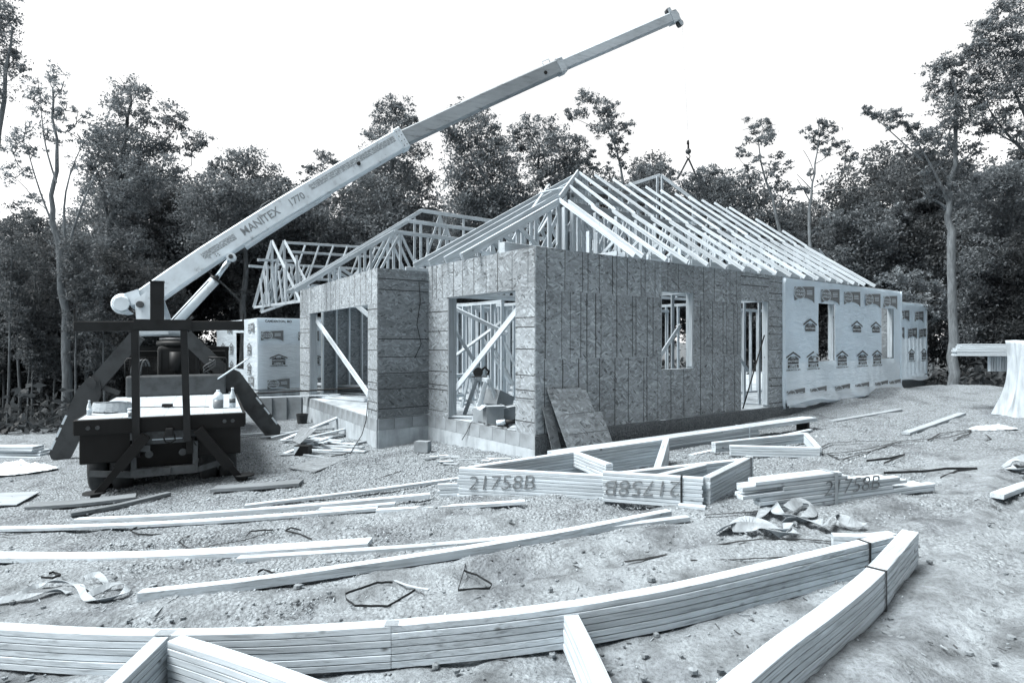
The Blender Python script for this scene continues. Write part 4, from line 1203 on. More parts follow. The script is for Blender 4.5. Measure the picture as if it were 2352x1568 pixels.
bottle(534, 936, 1.5, 'tall soda bottle beside the jug at the right edge of the deck')
bottle(466, 898, .95, 'small water bottle standing far forward on the truck deck', False)
p = deck_pt(300, 960)
o = thing('paper_cup', p, 'white lidded paper cup beside the left rack post', 'cup')
lathe('sleeve', p, [(.034, .03), (.038, .09)], INKG, o); lathe('cup', p, [(.032, 0), (.04, .12)], WHITEP, o); lathe('lid', p, [(.043, .12), (.042, .14), (.036, .15)], WHITEP, o)
p = deck_pt(262, 945)
b = MB()
for k in range(5):
    rr = .17 + .022 * k
    b.ribbon([p + V((rr * 1.25 * math.cos(i * .3), rr * math.sin(i * .3), .075 + .02 * math.sin(k + i * .3))) for i in range(22)], .14, [V((math.cos(i * .3), math.sin(i * .3), .25)) for i in range(22)], th=.008)
b.ribbon([p + V((-.2 + .03 * i, .12 * math.sin(i * .5) - .2, .03 + .02 * math.sin(i))) for i in range(14)], .07, V((0, .4, 1)), th=.006)
tag(b.build('coiled_strap', wood_mat('webbing_light', .42, .6)), 'pale coiled lifting strap on the left of the truck deck', 'strap')
p = deck_pt(352, 936)
b = MB(); b.tube([p + V((.14 * i, .05 * math.sin(i * 1.3), .015)) for i in range(-2, 8)], .007, 6); b.box(p + V((.25, 0, .04)), (.16, .07, .06)); 
tag(b.build('chain_binder', BLACK), 'small black cable with a handle lying on the truck deck', 'cable')
# ---------------------------------------------------------------- lumber and loose things on the ground
def sweep_board(name, parent, pts, w, t, mat=None, side=None, origin=None):
    """a long board lying along a gently bowed line; pts = centre line of its upper face, t downwards"""
    pts = [V(p) for p in pts]
    P = []
    n = 4
    for i in range(len(pts) - 1):
        p0 = pts[max(i - 1, 0)]; p1 = pts[i]; p2 = pts[i + 1]; p3 = pts[min(i + 2, len(pts) - 1)]
        for k in range(n):
            q = k / n
            P.append(.5 * ((2 * p1) + (p2 - p0) * q + (2 * p0 - 5 * p1 + 4 * p2 - p3) * q * q + (3 * p1 - p0 - 3 * p2 + p3) * q ** 3))
    P.append(pts[-1])
    o = P[0]; X = (P[-1] - o).normalized(); Y = V((0, 0, 1)).cross(X).normalized(); Z = X.cross(Y)
    M = Matrix((X, Y, Z)).transposed().to_4x4(); M.translation = o; Mi = M.inverted()
    b = MB(); c = .0028; vs = []
    for i, p in enumerate(P):
        tg = (P[min(i + 1, len(P) - 1)] - P[max(i - 1, 0)]).normalized(); y = V((0, 0, 1)).cross(tg).normalized()
        for (yy, zz) in ((-w / 2 + c, -t), (w / 2 - c, -t), (w / 2, -t + c), (w / 2, -c), (w / 2 - c, 0), (-w / 2 + c, 0), (-w / 2, -c), (-w / 2, -t + c)):
            vs.append(Mi @ (p + y * yy + V((0, 0, zz))))
    m = len(P) - 1
    fs = [list(range(8))[::-1], [m * 8 + k for k in range(8)]] + [(i * 8 + k, i * 8 + (k + 1) % 8, i * 8 + 8 + (k + 1) % 8, i * 8 + 8 + k) for i in range(m) for k in range(8)]
    b.add(vs, fs)
    ob = bpy.data.objects.new(name, b.mesh(name, mat or WOOD))
    return put(ob, parent, M)

lr = random.Random(11)
def px_line(pix, lift):
    """a stiff board spans the bumps: its height runs straight from end to end"""
    e0, e1 = gp(*pix[0], lift), gp(*pix[-1], lift); L = [0.0]
    for (u0, v0), (u1, v1) in zip(pix, pix[1:]): L.append(L[-1] + math.hypot(u1 - u0, v1 - v0))
    mid = gp(*pix[len(pix) // 2], lift).z
    out = []
    for (u, v), l in zip(pix, L):
        q = l / L[-1]; z = e0.z + (e1.z - e0.z) * q + (mid - (e0.z + e1.z) / 2) * .35 * 4 * q * (1 - q)
        out.append(at(u, v, (EYE - z) * F / (v - CY)))
    return out

def loose(name, pix, w, t, label, cat='board', lift=0.0, mat=None, group='loose boards on the ground'):
    pts = px_line(pix, t + lift)
    o = sweep_board(name, None, pts, w, t, mat)
    return tag(o, label, cat, group)

def layered(name, parent, pix, n, lt, w, mat=None, jitter=.002, ends=.0, splits=()):
    """a member of a truss bundle: n boards stacked on the line seen along its upper edge"""
    top = px_line(pix, n * lt)
    if splits:
        pass
    for k in range(n):
        pts = [p - V((0, 0, k * lt)) for p in top]
        d = (pts[-1] - pts[0]).normalized(); y = V((-d.y, d.x, 0))
        off = y * lr.uniform(-jitter, jitter)
        pts = [p + off for p in pts]
        pts[0] = pts[0] - d * lr.uniform(0, ends); pts[-1] = pts[-1] + d * lr.uniform(0, ends)
        sweep_board(name, parent, pts, w, lt - .0042, mat)
    return top

def strap_round(parent, p, d, w, h, up=V((0, 0, 1)), bw=.02, mat=None, name='steel_strap'):
    """steel band round a stack: p = centre of its top face, d = run of the stack"""
    d = V(d).normalized(); y = V((-d.y, d.x, 0)).normalized(); e = .004
    a = w / 2 + e
    pts = [p + y * a + up * e, p - y * a + up * e, p - y * a - up * (h + e), p + y * a - up * (h + e), p + y * a + up * e]
    b = MB()
    for q0, q1 in zip(pts, pts[1:]):
        b.beam(q0, q1, bw, .002, up=(q1 - q0).cross(d))
    return b.build(name, mat or BAND, parent)

LT = .041
# ---- the long flat truss bundle across the foreground
p = gp(1200, 1500)
tr = thing('truss_bundle', p, 'banded bundle of long roof trusses lying across the foreground', 'trusses')
# upper edge nearest the camera is surveyed; the centre line lies half a board further back
def back(pix, dv): return [(u, v - dv) for u, v in pix]
c1a = [(-120, 1431), (0, 1436), (180, 1446), (370, 1450), (600, 1445), (735, 1439), (901, 1429)]
c1b = [(901.6, 1429), (1100, 1411), (1281, 1389), (1420, 1367), (1562, 1341), (1780, 1291), (1981, 1243), (2045, 1227)]
layered('chord_board', tr, c1a, 6, LT, .089, WOODF); top1 = layered('chord_board', tr, c1b, 6, LT, .089, WOODF)
c2 = [(2090, 1218), (2005, 1312), (1900, 1398), (1800, 1470), (1690, 1560), (1600, 1640)]
layered('chord_board', tr, c2, 6, LT, .11, WOODF)
layered('web_board', tr, [(1305, 1399), (1340, 1470), (1385, 1570), (1420, 1660)], 5, LT, .089, WOODF)
layered('web_board', tr, [(370, 1462), (318, 1512), (255, 1572), (190, 1640)], 6, LT, .089, WOODF)
layered('web_board', tr, [(402, 1464), (520, 1500), (650, 1545), (800, 1600)], 6, LT, .089, WOODF)
layered('web_board', tr, [(1912, 1226), (1985, 1228), (2050, 1222)], 5, LT, .089, WOODF)
h6 = 6 * LT
q = gp(1985, 1243, h6); q2 = gp(1975, 1245, h6); strap_round(tr, q, q2 - q, .09, h6)
q = gp(2012, 1306, h6); q2 = gp(2000, 1316, h6); strap_round(tr, q, q2 - q, .112, h6)
# toothed nail plates on the joints
PLATE = plain('nail_plate', .42, .45, .6, .25, 60)
for (u, v) in ((380, 1452), (905, 1430), (1303, 1386)):
    q = gp(u, v, h6 + .001); b = MB(); b.box(q, (.1, .07, .002)); b.build('nail_plate', PLATE, tr)

def sprayed(parent, s, p, x, n, size, flip=False):
    """spray-painted bundle number; x = reading direction, n = outward"""
    x = V(x).normalized(); n = V(n).normalized(); y = n.cross(x)
    if flip: x, y = -x, -y
    M = Matrix((x, y, n)).transposed().to_4x4(); M.translation = p + n * .009
    text('spray_lettering', s, size, M, SPRAY, parent, ext=.0004, bold=-.002, shear=.2, sx=1.12)
SPRAY = plain('spray_paint', .16, .8, 0, .6, 18)

# ---- triangular bundle with its number facing the camera
p = gp(1250, 1141)
tA = thing('truss_bundle', p, 'stacked triangular trusses marked 21758B in front of the strand board corner', 'trusses')
a0 = gp(1052, 1142); a1 = gp(1492, 1139)
nA = 9; 
da_ = (a1 - a0).normalized(); na_ = V((da_.y, -da_.x, 0))
if na_.y > 0: na_ = -na_
zA = min(a0.z, a1.z)
for k in range(nA):
    z = zA + (k + 1) * LT
    j = lr.uniform(-.002, .004)
    e0 = a0.copy(); e1 = a1.copy(); e0.z = e1.z = z - LT / 2
    e0 -= da_ * lr.uniform(-.015, .015); e1 += da_ * lr.uniform(-.01, .02)
    board('chord_board', tA, e0 - na_ * (.045 + j), e1 - na_ * (.045 + j), w=.089, t=LT - .002, mat=WOODF)
r0 = V(at(1524, 1022, 9.2)); 
for k in range(nA):
    z = zA + (k + .5) * LT
    f0 = V((a0.x, a0.y, z)) - na_ * .09 + da_ * .12; f1 = V((r0.x, r0.y, z + .12))
    board('chord_board', tA, f0, f1, w=.089, t=LT - .003, mat=WOODF)
    g0 = V((a1.x, a1.y, z)) - na_ * .05 + da_ * .05
    board('web_board', tA, g0, f1 + V((.04, 0, 0)), w=.089, t=LT - .004, mat=WOODF)
    if k > 3:
        m0 = (f0 + f1) / 2 + V((0, 0, -.002)); m1 = V((a0.x, a0.y, z)) + da_ * (a1 - a0).length * .8 - na_ * .09
        board('web_board', tA, m0, m1, w=.089, t=LT - .005, mat=WOODF)
for k in range(4):   # short boards sliding out at the left
    z = zA + (k + .5) * LT
    board('chord_board', tA, V((a0.x, a0.y, z)) - da_ * (.26 + .03 * (k % 2)) - na_ * .06, V((a0.x, a0.y, z)) + da_ * .4 - na_ * .145, w=.05, t=LT - .004, mat=WOODF)
sprayed(tA, '21758B', V((a0.x, a0.y, zA)) + da_ * (a1 - a0).length * .235 + V((0, 0, .17)), da_, na_, .25)

# ---- V-shaped bundle, its heel towards the camera
h0 = gp(1612, 1163); l0 = gp(1388, 1158); r1_ = gp(1722, 1102)
tB = thing('truss_bundle', h0, 'V shaped truss bundle with black bands and upside down spray paint', 'trusses')
nB = 8; zB = max(h0.z, l0.z) - .02
def vstack(parent, p, q, n, z, w=.089, name='chord_board', j=.003, mat=None):
    d = (q - p).normalized(); y = V((-d.y, d.x, 0))
    for k in range(n):
        o = y * lr.uniform(-j, j); zz = z + (k + .5) * LT
        board(name, parent, V((p.x, p.y, zz)) + o - d * lr.uniform(0, .015), V((q.x, q.y, zz)) + o + d * lr.uniform(0, .015), w=w, t=LT - .0025, mat=mat or WOODF)
    return d
dl = vstack(tB, l0, h0, nB, zB); dr = vstack(tB, h0 + V((.06, .03, 0)), r1_, nB, zB)
vstack(tB, l0 + V((.1, .1, 0)), r1_ + V((-.02, .05, 0)), nB - 1, zB)
vstack(tB, (l0 + h0) / 2 + V((0, .08, 0)), (l0 + r1_) / 2 + V((.3, .15, 0)), nB - 1, zB, name='web_board')
board('web_board', tB, h0 + V((-.25, -.02, .0)) + V((0, 0, .02)), h0 + V((.0, -.12, .02)), w=.089, t=.036, mat=WOODF)
ln = V((dl.y, -dl.x, 0)); ln = -ln if ln.y > 0 else ln
sprayed(tB, '21758B', V(l0.lerp(h0, .42).to_tuple()[:2] + (zB + .19,)) + ln * .046, dl, ln, .24, flip=True)
for q, d in ((l0.lerp(h0, .8), dl), (h0.lerp(r1_, .93), dr)): strap_round(tB, V((q.x, q.y, zB + nB * LT)), d, .1, nB * LT)

# ---- staggered pile of boards with a pale band
c0 = gp(1800, 1176); c1_ = gp(2150, 1128)
tC = thing('lumber_bundle', c0, 'pale banded pile of staggered boards marked 21758B at the right', 'lumber')
dC = (c1_ - c0).normalized(); nC = V((dC.y, -dC.x, 0)); nC = -nC if nC.y > 0 else nC
LC = (c1_ - c0).length; zC = (c0.z + c1_.z) / 2 - .02
for k, (s0, s1) in enumerate(((.0, 1.0), (-.02, 1.0), (-.14, .70), (-.12, .80), (-.24, .75), (.0, .52), (-.24, .40), (-.16, .36))):
    for r_ in range(2):
        base = V((c0.x, c0.y, zC + (k + .5) * LT)) - nC * (.05 + .1 * r_ + lr.uniform(0, .006))
        board('stacked_board', tC, base + dC * LC * (s0 + .04 * r_ + lr.uniform(-.01, .01)), base + dC * LC * (s1 - .05 * r_), w=.089, t=LT - .003, mat=WOODF)
sprayed(tC, '21758B', V((c0.x, c0.y, zC + .17)) + dC * LC * .42 + nC * -.003, dC, nC, .22)
q = V((c0.x, c0.y, zC + 8 * LT)) + dC * LC * .32 - nC * .1
strap_round(tC, q, dC, .21, 8 * LT, bw=.04, mat=plain('pale_banding', .34, .5, .2), name='steel_strap')

# ---- small triangle and the long pile by the wall
d0 = gp(1678, 1050); d1 = gp(1880, 1047)
tD = thing('truss_bundle', d0, 'small low triangular truss bundle on the gravel behind the banded piles', 'trusses')
zD = (d0.z + d1.z) / 2
apx = gp(1850, 1018); lft = gp(1640, 1045)
for (p, q) in ((d0, d1), (lft, apx), (apx, d1)): vstack(tD, p, q, 4, zD)
e0_ = gp(1262, 1080); e1_ = gp(1870, 985)
tE = thing('lumber_bundle', e0_, 'long low pile of boards along the foot of the right hand wall', 'lumber')
dE = (e1_ - e0_).normalized(); yE = V((-dE.y, dE.x, 0)); LE = (e1_ - e0_).length
for k in range(6):
    for r_ in range(3):
        s0, s1 = (0, .72) if k < 4 else (.02, 1.0)
        zz = lambda s: e0_.z + (e1_.z - e0_.z) * s + (k + .5) * LT
        a_ = e0_ + dE * LE * s0 + yE * (r_ * .1 + lr.uniform(-.01, .01)); b_ = e0_ + dE * LE * (s1 + lr.uniform(-.01, .01)) + yE * (r_ * .1)
        a_.z = zz(s0); b_.z = zz(s1)
        board('stacked_board', tE, a_, b_, w=.09, t=LT - .003, mat=(WOODD if k < 5 and r_ == 0 and k % 2 else WOODF))
q = e0_ + dE * LE * .68 + yE * .1; q.z = e0_.z + (e1_.z - e0_.z) * .68 + 6 * LT
strap_round(tE, q, dE, .3, 6 * LT, bw=.03, mat=REFL)
q = e0_ + dE * LE * .965 + yE * .1
b = MB(); b.beam(V((q.x, q.y, e1_.z - .02)), V((q.x, q.y, e1_.z + 4 * LT - .004)), .06, .26, up=yE); b.build('bearer', BLACK, tE)
loose('board', [(1587, 1043), (1720, 1015), (1862, 985)], .089, .04, 'narrow board on the gravel before the long pile', mat=WOODF)

# ---- loose boards
loose('board', [(-40, 1212), (180, 1206), (420, 1196), (660, 1180), (868, 1163)], .12, .038, 'long pale board lowest of the three before the truck')
loose('board', [(176, 1190), (400, 1180), (620, 1165), (820, 1148), (987, 1132)], .1, .055, 'long pale board ending left of the numbered bundle', lift=.03)
loose('board', [(735, 1166), (820, 1161), (908, 1153)], .09, .038, 'short board overlapping the long pale boards', lift=.02)
loose('board', [(866, 1168), (1030, 1160), (1205, 1148)], .09, .04, 'grey board lying on gravel below the numbered bundle', mat=WOODF)
loose('board', [(563, 1158), (720, 1139), (880, 1119), (1052, 1096)], .09, .04, 'thin board running up to the left end of the numbered bundle', mat=WOODF)
loose('board', [(-60, 1272), (150, 1274), (350, 1270), (600, 1257), (850, 1240)], .19, .05, 'wide bright plank in the left half of the foreground')
loose('board', [(547, 1278), (800, 1262), (1060, 1243), (1330, 1214), (1580, 1184)], .09, .045, 'long board crossing under the wide bright plank', mat=WOOD)
loose('board', [(322, 1356), (560, 1330), (830, 1292), (1080, 1254), (1320, 1212), (1536, 1170)], .089, .075, 'long straight board nearest to the foreground trusses', mat=WOODF)
loose('plank', [(70, 1158), (190, 1150), (312, 1136)], .28, .045, 'grey pad plank under the left stabiliser foot', 'plank', mat=WOODX, group='pad planks under the truck')
loose('plank', [(162, 1176), (270, 1157), (388, 1129)], .1, .05, 'narrow grey plank in front of the left pad plank', 'plank', mat=WOODX, group='pad planks under the truck')
loose('plank', [(492, 1118), (590, 1112), (692, 1104)], .28, .05, 'grey pad plank under the right stabiliser foot', 'plank', mat=WOODX, group='pad planks under the truck')
loose('board', [(1908, 966), (1985, 953), (2066, 939)], .14, .045, 'weathered board on gravel below the house wrap', mat=WOODD)
loose('board', [(2080, 992), (2140, 972), (2210, 947)], .14, .045, 'weathered board on gravel left of the plastic covered stack', mat=WOODD)
loose('board', [(2290, 1133), (2330, 1118), (2400, 1096)], .12, .05, 'short scrap board at the right edge', mat=WOOD)
loose('lath', [(985, 1352), (940, 1343), (905, 1330)], .02, .012, 'thin splinter lying in the dirt', 'lath', mat=WOOD)
for k in range(5):   # boards stacked at the left edge
    z = gz(-9.6, 11.5) + .05 * k
    o = board('board', None, at(-60, 1035, 11.6) * 1, at(-60, 1035, 11.6) + V((1.6 - .07 * k, .2, 0)), w=.3, t=.045)
    M = Matrix.Translation((-11.6 + .02 * k, 13.2 + .03 * (k % 2), gz(-10.8, 13.3) + .03 + .05 * k)) @ Matrix.Rotation(.06 * (k % 3 - 1) - .05, 4, 'Z')
    o.matrix_basis = M
    tag(o, 'pale board in the low pile at the left edge', 'board', 'boards piled at the left edge')

# ---- sheets
def sheet(name, pix, th, mat, label, cat='sheet', lift=.01, z=None):
    pts = [gp(u, v, lift) for u, v in pix]
    b = MB(); b.prism(pts, (0, 0, 1), th); o = b.build(name, mat); return tag(o, label, cat)
sheet('plywood_sheet', [(663, 1075), (722, 1085), (800, 1053), (738, 1049)], .012, OSBD, 'tapered strand board offcut flat on the gravel right of the truck')
sheet('plywood_sheet', [(-30, 1162), (38, 1160), (92, 1130), (-20, 1134)], .014, WOODD, 'plywood piece flat on the ground at the left edge')
# plastic film heap
def film(name, cx, cy, rx, ry, h, mat, label, seed, cat):
    b = MB(); nr, na = 26, 90; vs = [(cx, cy, gz(cx, cy) + h)]
    for i in range(1, nr + 1):
        q = i / nr
        for j in range(na):
            th = 2 * math.pi * j / na; c, s_ = math.cos(th), math.sin(th)
            edge = 1 + .28 * mnoise.noise(V((c * 1.6, s_ * 1.6, seed))) + .12 * mnoise.noise(V((c * 5, s_ * 5, seed)))
            px, py = cx + c * rx * q * edge, cy + s_ * ry * q * edge
            e = max(0, 1 - q ** 2.2)
            f = .5 + .7 * abs(mnoise.noise(V((c * q * 2.4, s_ * q * 2.1, seed)))) + .5 * abs(mnoise.noise(V((c * q * 6 + s_ * q * 3, s_ * q * 6, seed)))) + .25 * abs(mnoise.noise(V((c * q * 14, s_ * q * 13, seed))))
            vs.append((px, py, gz(px, py) + .02 + h * e * f + .02 * abs(mnoise.noise(V((c * 7, s_ * 7, seed)))) * q))
    fs = [(0, 1 + j, 1 + (j + 1) % na) for j in range(na)] + [(1 + (i - 1) * na + j, 1 + i * na + j, 1 + i * na + (j + 1) % na, 1 + (i - 1) * na + (j + 1) % na) for i in range(1, nr) for j in range(na)]
    b.add(vs, fs, 0, True); return tag(b.build(name, mat), label, cat)
t = NT('plastic_film'); FILM = t.done(t.ramp(t.noise(t.coords((1, 1, 1), False), 3, 5), [(.3, .62), (.7, .8)]), .3, t.noise(t.coords((6, 9, 9), False), 1.5, 5), .5, .03)
film('plastic_film', -9.25, 11.35, .72, .42, .17, FILM, 'crumpled white plastic film on the ground at the left edge', 3, 'plastic film')

# strand board sheets leaning on the long wall
def leaning(s0, s1, h, tilt, name, label, out0, mat=OSB, notch=0, skew=0.0):
    b = MB()
    base = gz(*WR.pt((s0 + s1) / 2, 0, out0).to_2d())
    pts = [WR.pt(s0, base - .02, out0), WR.pt(s1, base - .02, out0), WR.pt(s1 + skew, base + h - notch, .04 + .02), WR.pt(s0 + skew, base + h, .04 + .02)]
    if notch:
        pts = [pts[0], pts[1], WR.pt(s1 + skew * .7, base + h * .62, out0 + (.06 - out0) * .62), WR.pt(s1 - .16 + skew * .7, base + h * .62, out0 + (.06 - out0) * .62), WR.pt(s1 - .2 + skew, base + h, .06), pts[3]]
    n = (pts[1] - pts[0]).cross(pts[-1] - pts[0]).normalized()
    n = n if n.y < 0 else -n
    # local frame for the strand texture
    x = (pts[1] - pts[0]).normalized(); y = n.cross(x); M = Matrix((x, y, n)).transposed().to_4x4(); M.translation = pts[0]
    Mi = M.inverted()
    k = len(pts); loc = [Mi @ p for p in pts]
    b.add([(p.x, p.y, 0) for p in loc] + [(p.x, p.y, .012) for p in loc], [list(range(k))[::-1], [k + i for i in range(k)]] + [(i, (i + 1) % k, k + (i + 1) % k, k + i) for i in range(k)])
    for q in (.33, .62):
        b.add([(.05, loc[-1].y * q, .0135), (loc[1].x - .1, loc[-1].y * q, .0135), (loc[1].x - .1, loc[-1].y * q + .008, .0135), (.05, loc[-1].y * q + .008, .0135)], [(0, 1, 2, 3)], 1)
    return tag(put(bpy.data.objects.new(name, b.mesh(name, [mat, LINE])), None, M), label, 'sheet')
leaning(.42, 1.5, 1.12, 0, 'plywood_sheet', 'notched strand board sheet leaning on the long wall', .42, OSB, .4, -.22)
leaning(.22, .42, .85, 0, 'plywood_sheet', 'narrow strand board strip leaning behind the notched sheet', .22, OSBD, 0, -.12)

# ---- steel bands, straps and wire lying about
def band(pix, label, w=.02, lift=.012, z=None, group='cut steel bands on the ground', edge=False, name='steel_band', cat='steel band', mat=None, arch=.0):
    P = []
    pts = [gp(u, v, lift) for u, v in pix]
    for i in range(len(pts) - 1):
        for k in range(4):
            q = k / 4; p = pts[i].lerp(pts[i + 1], q); P.append(p)
    P.append(pts[-1])
    n = len(P)
    for i, p in enumerate(P): p.z += arch * math.sin(math.pi * i / (n - 1)) + lr.uniform(-.003, .003) + (w / 2 if edge else 0)
    b = MB()
    if edge:
        ups = []
        for i in range(n):
            tg = (P[min(i + 1, n - 1)] - P[max(i - 1, 0)]); s = V((-tg.y, tg.x, 0)); ups.append(s.normalized() if s.length > 1e-6 else V((0, 1, 0)))
        b.ribbon(P, w, ups, th=.0025)
    else: b.ribbon(P, w, V((0, 0, 1)), th=.003)
    return tag(b.build(name, mat or BAND), label, cat, group)
B_ = band
B_([(902, 1339), (868, 1340), (830, 1352), (793, 1365), (795, 1378), (815, 1392), (890, 1395), (954, 1356)], 'open loop of black banding in the dirt behind the front truss', .017, edge=True)
B_([(1133, 1291), (1070, 1292), (1066, 1312), (1095, 1322), (1130, 1343), (1125, 1352), (1052, 1357), (1066, 1310)], 'folded triangle of black banding right of the open loop', .017, edge=True)
B_([(413, 1224), (380, 1230), (318, 1229), (299, 1220), (315, 1212)], 'bent black band left of the long wire under the pale boards', .02, edge=True)
B_([(452, 1222), (420, 1235), (410, 1243), (432, 1258), (455, 1261), (490, 1250), (560, 1240), (625, 1220)], 'long curling black wire in front of the pale boards', .014)
B_([(567, 1231), (577, 1220), (628, 1218)], 'small hooked band above the wide bright plank', .016, edge=True)
B_([(692, 1219), (668, 1213), (655, 1220), (690, 1228), (716, 1240)], 'bent band in the middle of the left foreground', .018, edge=True)
B_([(752, 1240), (800, 1216)], 'short straight black band beside the end of the bright plank', .018)
B_([(0, 1226), (20, 1229), (65, 1224), (110, 1218)], 'thin black band at the left edge below the pale boards', .014)
B_([(94, 1328), (120, 1329), (140, 1322), (122, 1316), (112, 1319)], 'small black hook of banding above the tangled strap', .02, edge=True)
B_([(592, 1315), (605, 1311), (630, 1318), (636, 1321)], 'short black scrap of banding beside the long board', .02, edge=True)
B_([(803, 1113), (870, 1098), (925, 1080)], 'thin dark rod on the gravel left of the numbered bundle', .03)
B_([(1187, 1285), (1235, 1265), (1280, 1243)], 'dark twig of banding beside the long board', .02)
B_([(1435, 1289), (1480, 1283), (1532, 1273)], 'dark band half buried in the dirt at the centre', .03)
B_([(1615, 1258), (1680, 1245), (1750, 1236), (1850, 1238), (1985, 1250)], 'long black band running into the front truss heel', .022)
B_([(1586, 1286), (1700, 1284), (1830, 1276)], 'thin straight black band before the front truss heel', .016)
B_([(1620, 1182), (1720, 1176), (1810, 1164)], 'black cord between the two piles on the right', .02)
# tangles of dark rod on the right
B_([(2062, 1013), (1980, 1013), (1906, 1018), (1885, 1030), (1887, 1045), (1940, 1041), (1990, 1034), (2065, 1016), (2180, 1005), (2225, 993), (2230, 988), (2160, 995), (2130, 1012)], 'long looping dark cable on the gravel at the right', .03, .02, name='cable', cat='cable', group='dark cables on the gravel', arch=.02)
B_([(1898, 1040), (1930, 1055), (1985, 1040), (2060, 1017), (2120, 1012)], 'second dark cable crossing the looping cable', .026, .02, name='cable', cat='cable', group='dark cables on the gravel')
B_([(2190, 1012), (2225, 997), (2265, 998), (2277, 1008), (2260, 1010)], 'short hooked dark cable at the far right', .022, .02, name='cable', cat='cable', group='dark cables on the gravel')
B_([(1990, 1060), (2040, 1055), (2078, 1046), (2030, 1066)], 'doubled dark band above the staggered pile', .03, .02, edge=True)
B_([(2030, 1088), (2120, 1085), (2175, 1078), (2245, 1078), (2200, 1083), (2160, 1100)], 'dark bands sticking out right of the staggered pile', .03, .02, edge=True)
B_([(1598, 1068), (1620, 1054), (1655, 1056)], 'thin dark band on the gravel beside the small triangle', .012)

# ---- web slings
t = NT('web_sling'); SLING = t.done(t.ramp(t.noise(t.coords((1, 1, 1)), 9, 5), [(.3, .24), (.6, .36)]), .85)
t = NT('web_sling_pale'); SLINGD = t.done(t.ramp(t.noise(t.coords((1, 1, 1)), 7, 5), [(.3, .17), (.6, .33)]), .9)
def sling(name, paths, label, w=.06, mat=None):
    b = MB()
    for path in paths:
        pts = [gp(u, v, .012) + V((0, 0, h * .48)) for u, v, h in path]
        P = []; n = 6
        for i in range(len(pts) - 1):
            p0 = pts[max(i - 1, 0)]; p1 = pts[i]; p2 = pts[i + 1]; p3 = pts[min(i + 2, len(pts) - 1)]
            for k in range(n):
                q = k / n; P.append(.5 * ((2 * p1) + (p2 - p0) * q + (2 * p0 - 5 * p1 + 4 * p2 - p3) * q * q + (3 * p1 - p0 - 3 * p2 + p3) * q ** 3))
        P.append(pts[-1])
        ph = lr.uniform(0, 6)
        ups = []
        for i in range(len(P)):
            tg = (P[min(i + 1, len(P) - 1)] - P[max(i - 1, 0)]).normalized(); s = tg.cross(V((0, 0, 1))); 
            a = math.sin(ph + i * .33) * .8; ups.append((V((0, 0, 1)) * math.cos(a) + s * math.sin(a)))
        for p in P:
            g = gz(p.x, p.y) + .03
            if p.z < g: p.z = g
        b.ribbon(P, w, ups, th=.004)
    return tag(b.build(name, mat or SLING), label, 'strap')
sling('web_sling', [[(-10, 1375, .03), (40, 1372, .02), (85, 1350, .03), (130, 1342, .06), (180, 1350, .05), (196, 1375, .02), (225, 1384, .02), (280, 1372, .06), (292, 1358, .1), (255, 1355, .09), (205, 1372, .05)],
                    [(195, 1340, .1), (225, 1335, .12), (245, 1355, .06), (215, 1360, .03), (190, 1350, .02)], [(-10, 1385, .01), (60, 1374, .01), (130, 1360, .03), (160, 1365, .01)]], 'grey web sling tangled in the dirt at the left foreground', .055)
sling('web_sling', [[(1650, 1222, .02), (1700, 1205, .09), (1745, 1205, .03), (1800, 1224, .02), (1812, 1212, .1)], [(1745, 1195, .05), (1770, 1170, .16), (1790, 1190, .1), (1830, 1196, .05), (1890, 1203, .02)], [(1810, 1185, .16), (1840, 1172, .2), (1868, 1180, .12), (1850, 1192, .05), (1800, 1198, .02)],
                    [(1890, 1212, .03), (1920, 1196, .12), (1950, 1205, .06), (1985, 1205, .03)], [(1680, 1215, .02), (1745, 1215, .05), (1790, 1232, .02), (1830, 1225, .04)]], 'crumpled pale web slings in front of the staggered pile', .1, SLINGD)
sling('web_sling', [[(418, 1362, .02), (400, 1378, .03), (372, 1400, .01), (345, 1424, .0)]], 'thin frayed strap end beside the long board', .025, SLINGD)
sling('web_sling', [[(2310, 1075, .02), (2325, 1068, .1), (2360, 1062, .12), (2400, 1060, .1)], [(2306, 1068, .02), (2330, 1082, .02), (2370, 1078, .02)]], 'curled strap at the right edge of the picture', .12, SLING)

# ---- scraps beside the bay
def scrap(u, v, L, ang, w, t_, tilt, label, mat=WOODD, lift=.02, cat='board', name='scrap_board', group='scrap wood beside the bay'):
    p = gp(u, v, lift); d = V((math.cos(ang), math.sin(ang), tilt)).normalized()
    o = board(name, None, p - d * L / 2 + V((0, 0, abs(tilt) * L * .45)), p + d * L / 2 + V((0, 0, abs(tilt) * L * .45)), w=w, t=t_, mat=mat)
    return tag(o, label, cat, group)
sl = 'scrap board in the heap beside the bay'
for (u, v, L, a, w, tl) in ((720, 1000, 1.7, .9, .14, .25), (745, 1012, 1.5, -.75, .1, .05), (770, 1018, 1.3, -.6, .1, .03), (705, 1030, 1.2, 1.1, .12, .12), (760, 1030, 1.5, -.5, .08, .02), (790, 1026, .9, -.3, .12, .02), (735, 990, 1.0, .1, .14, .1), (700, 1012, 1.0, -.1, .1, .04), (805, 1035, .7, -.15, .1, .0), (745, 1040, 1.1, -.35, .06, .01), (618, 995, 1.4, .3, .1, .0), (650, 1000, 1.0, .5, .08, .02), (780, 1000, .8, .9, .14, .03), (690, 1000, 1.3, .4, .09, .2), (715, 1022, 1.6, -.9, .09, .1), (752, 1003, 1.4, .6, .09, .14), (735, 1018, 1.0, 1.4, .12, .06), (775, 1036, 1.2, -.25, .09, .02), (812, 1020, .6, .8, .1, .05), (700, 1042, .9, .2, .07, .01), (725, 1048, .8, -.6, .06, .0)):
    scrap(u, v, L, a, w, .03, tl, sl, WOODF if L > 1.15 else WOODD)
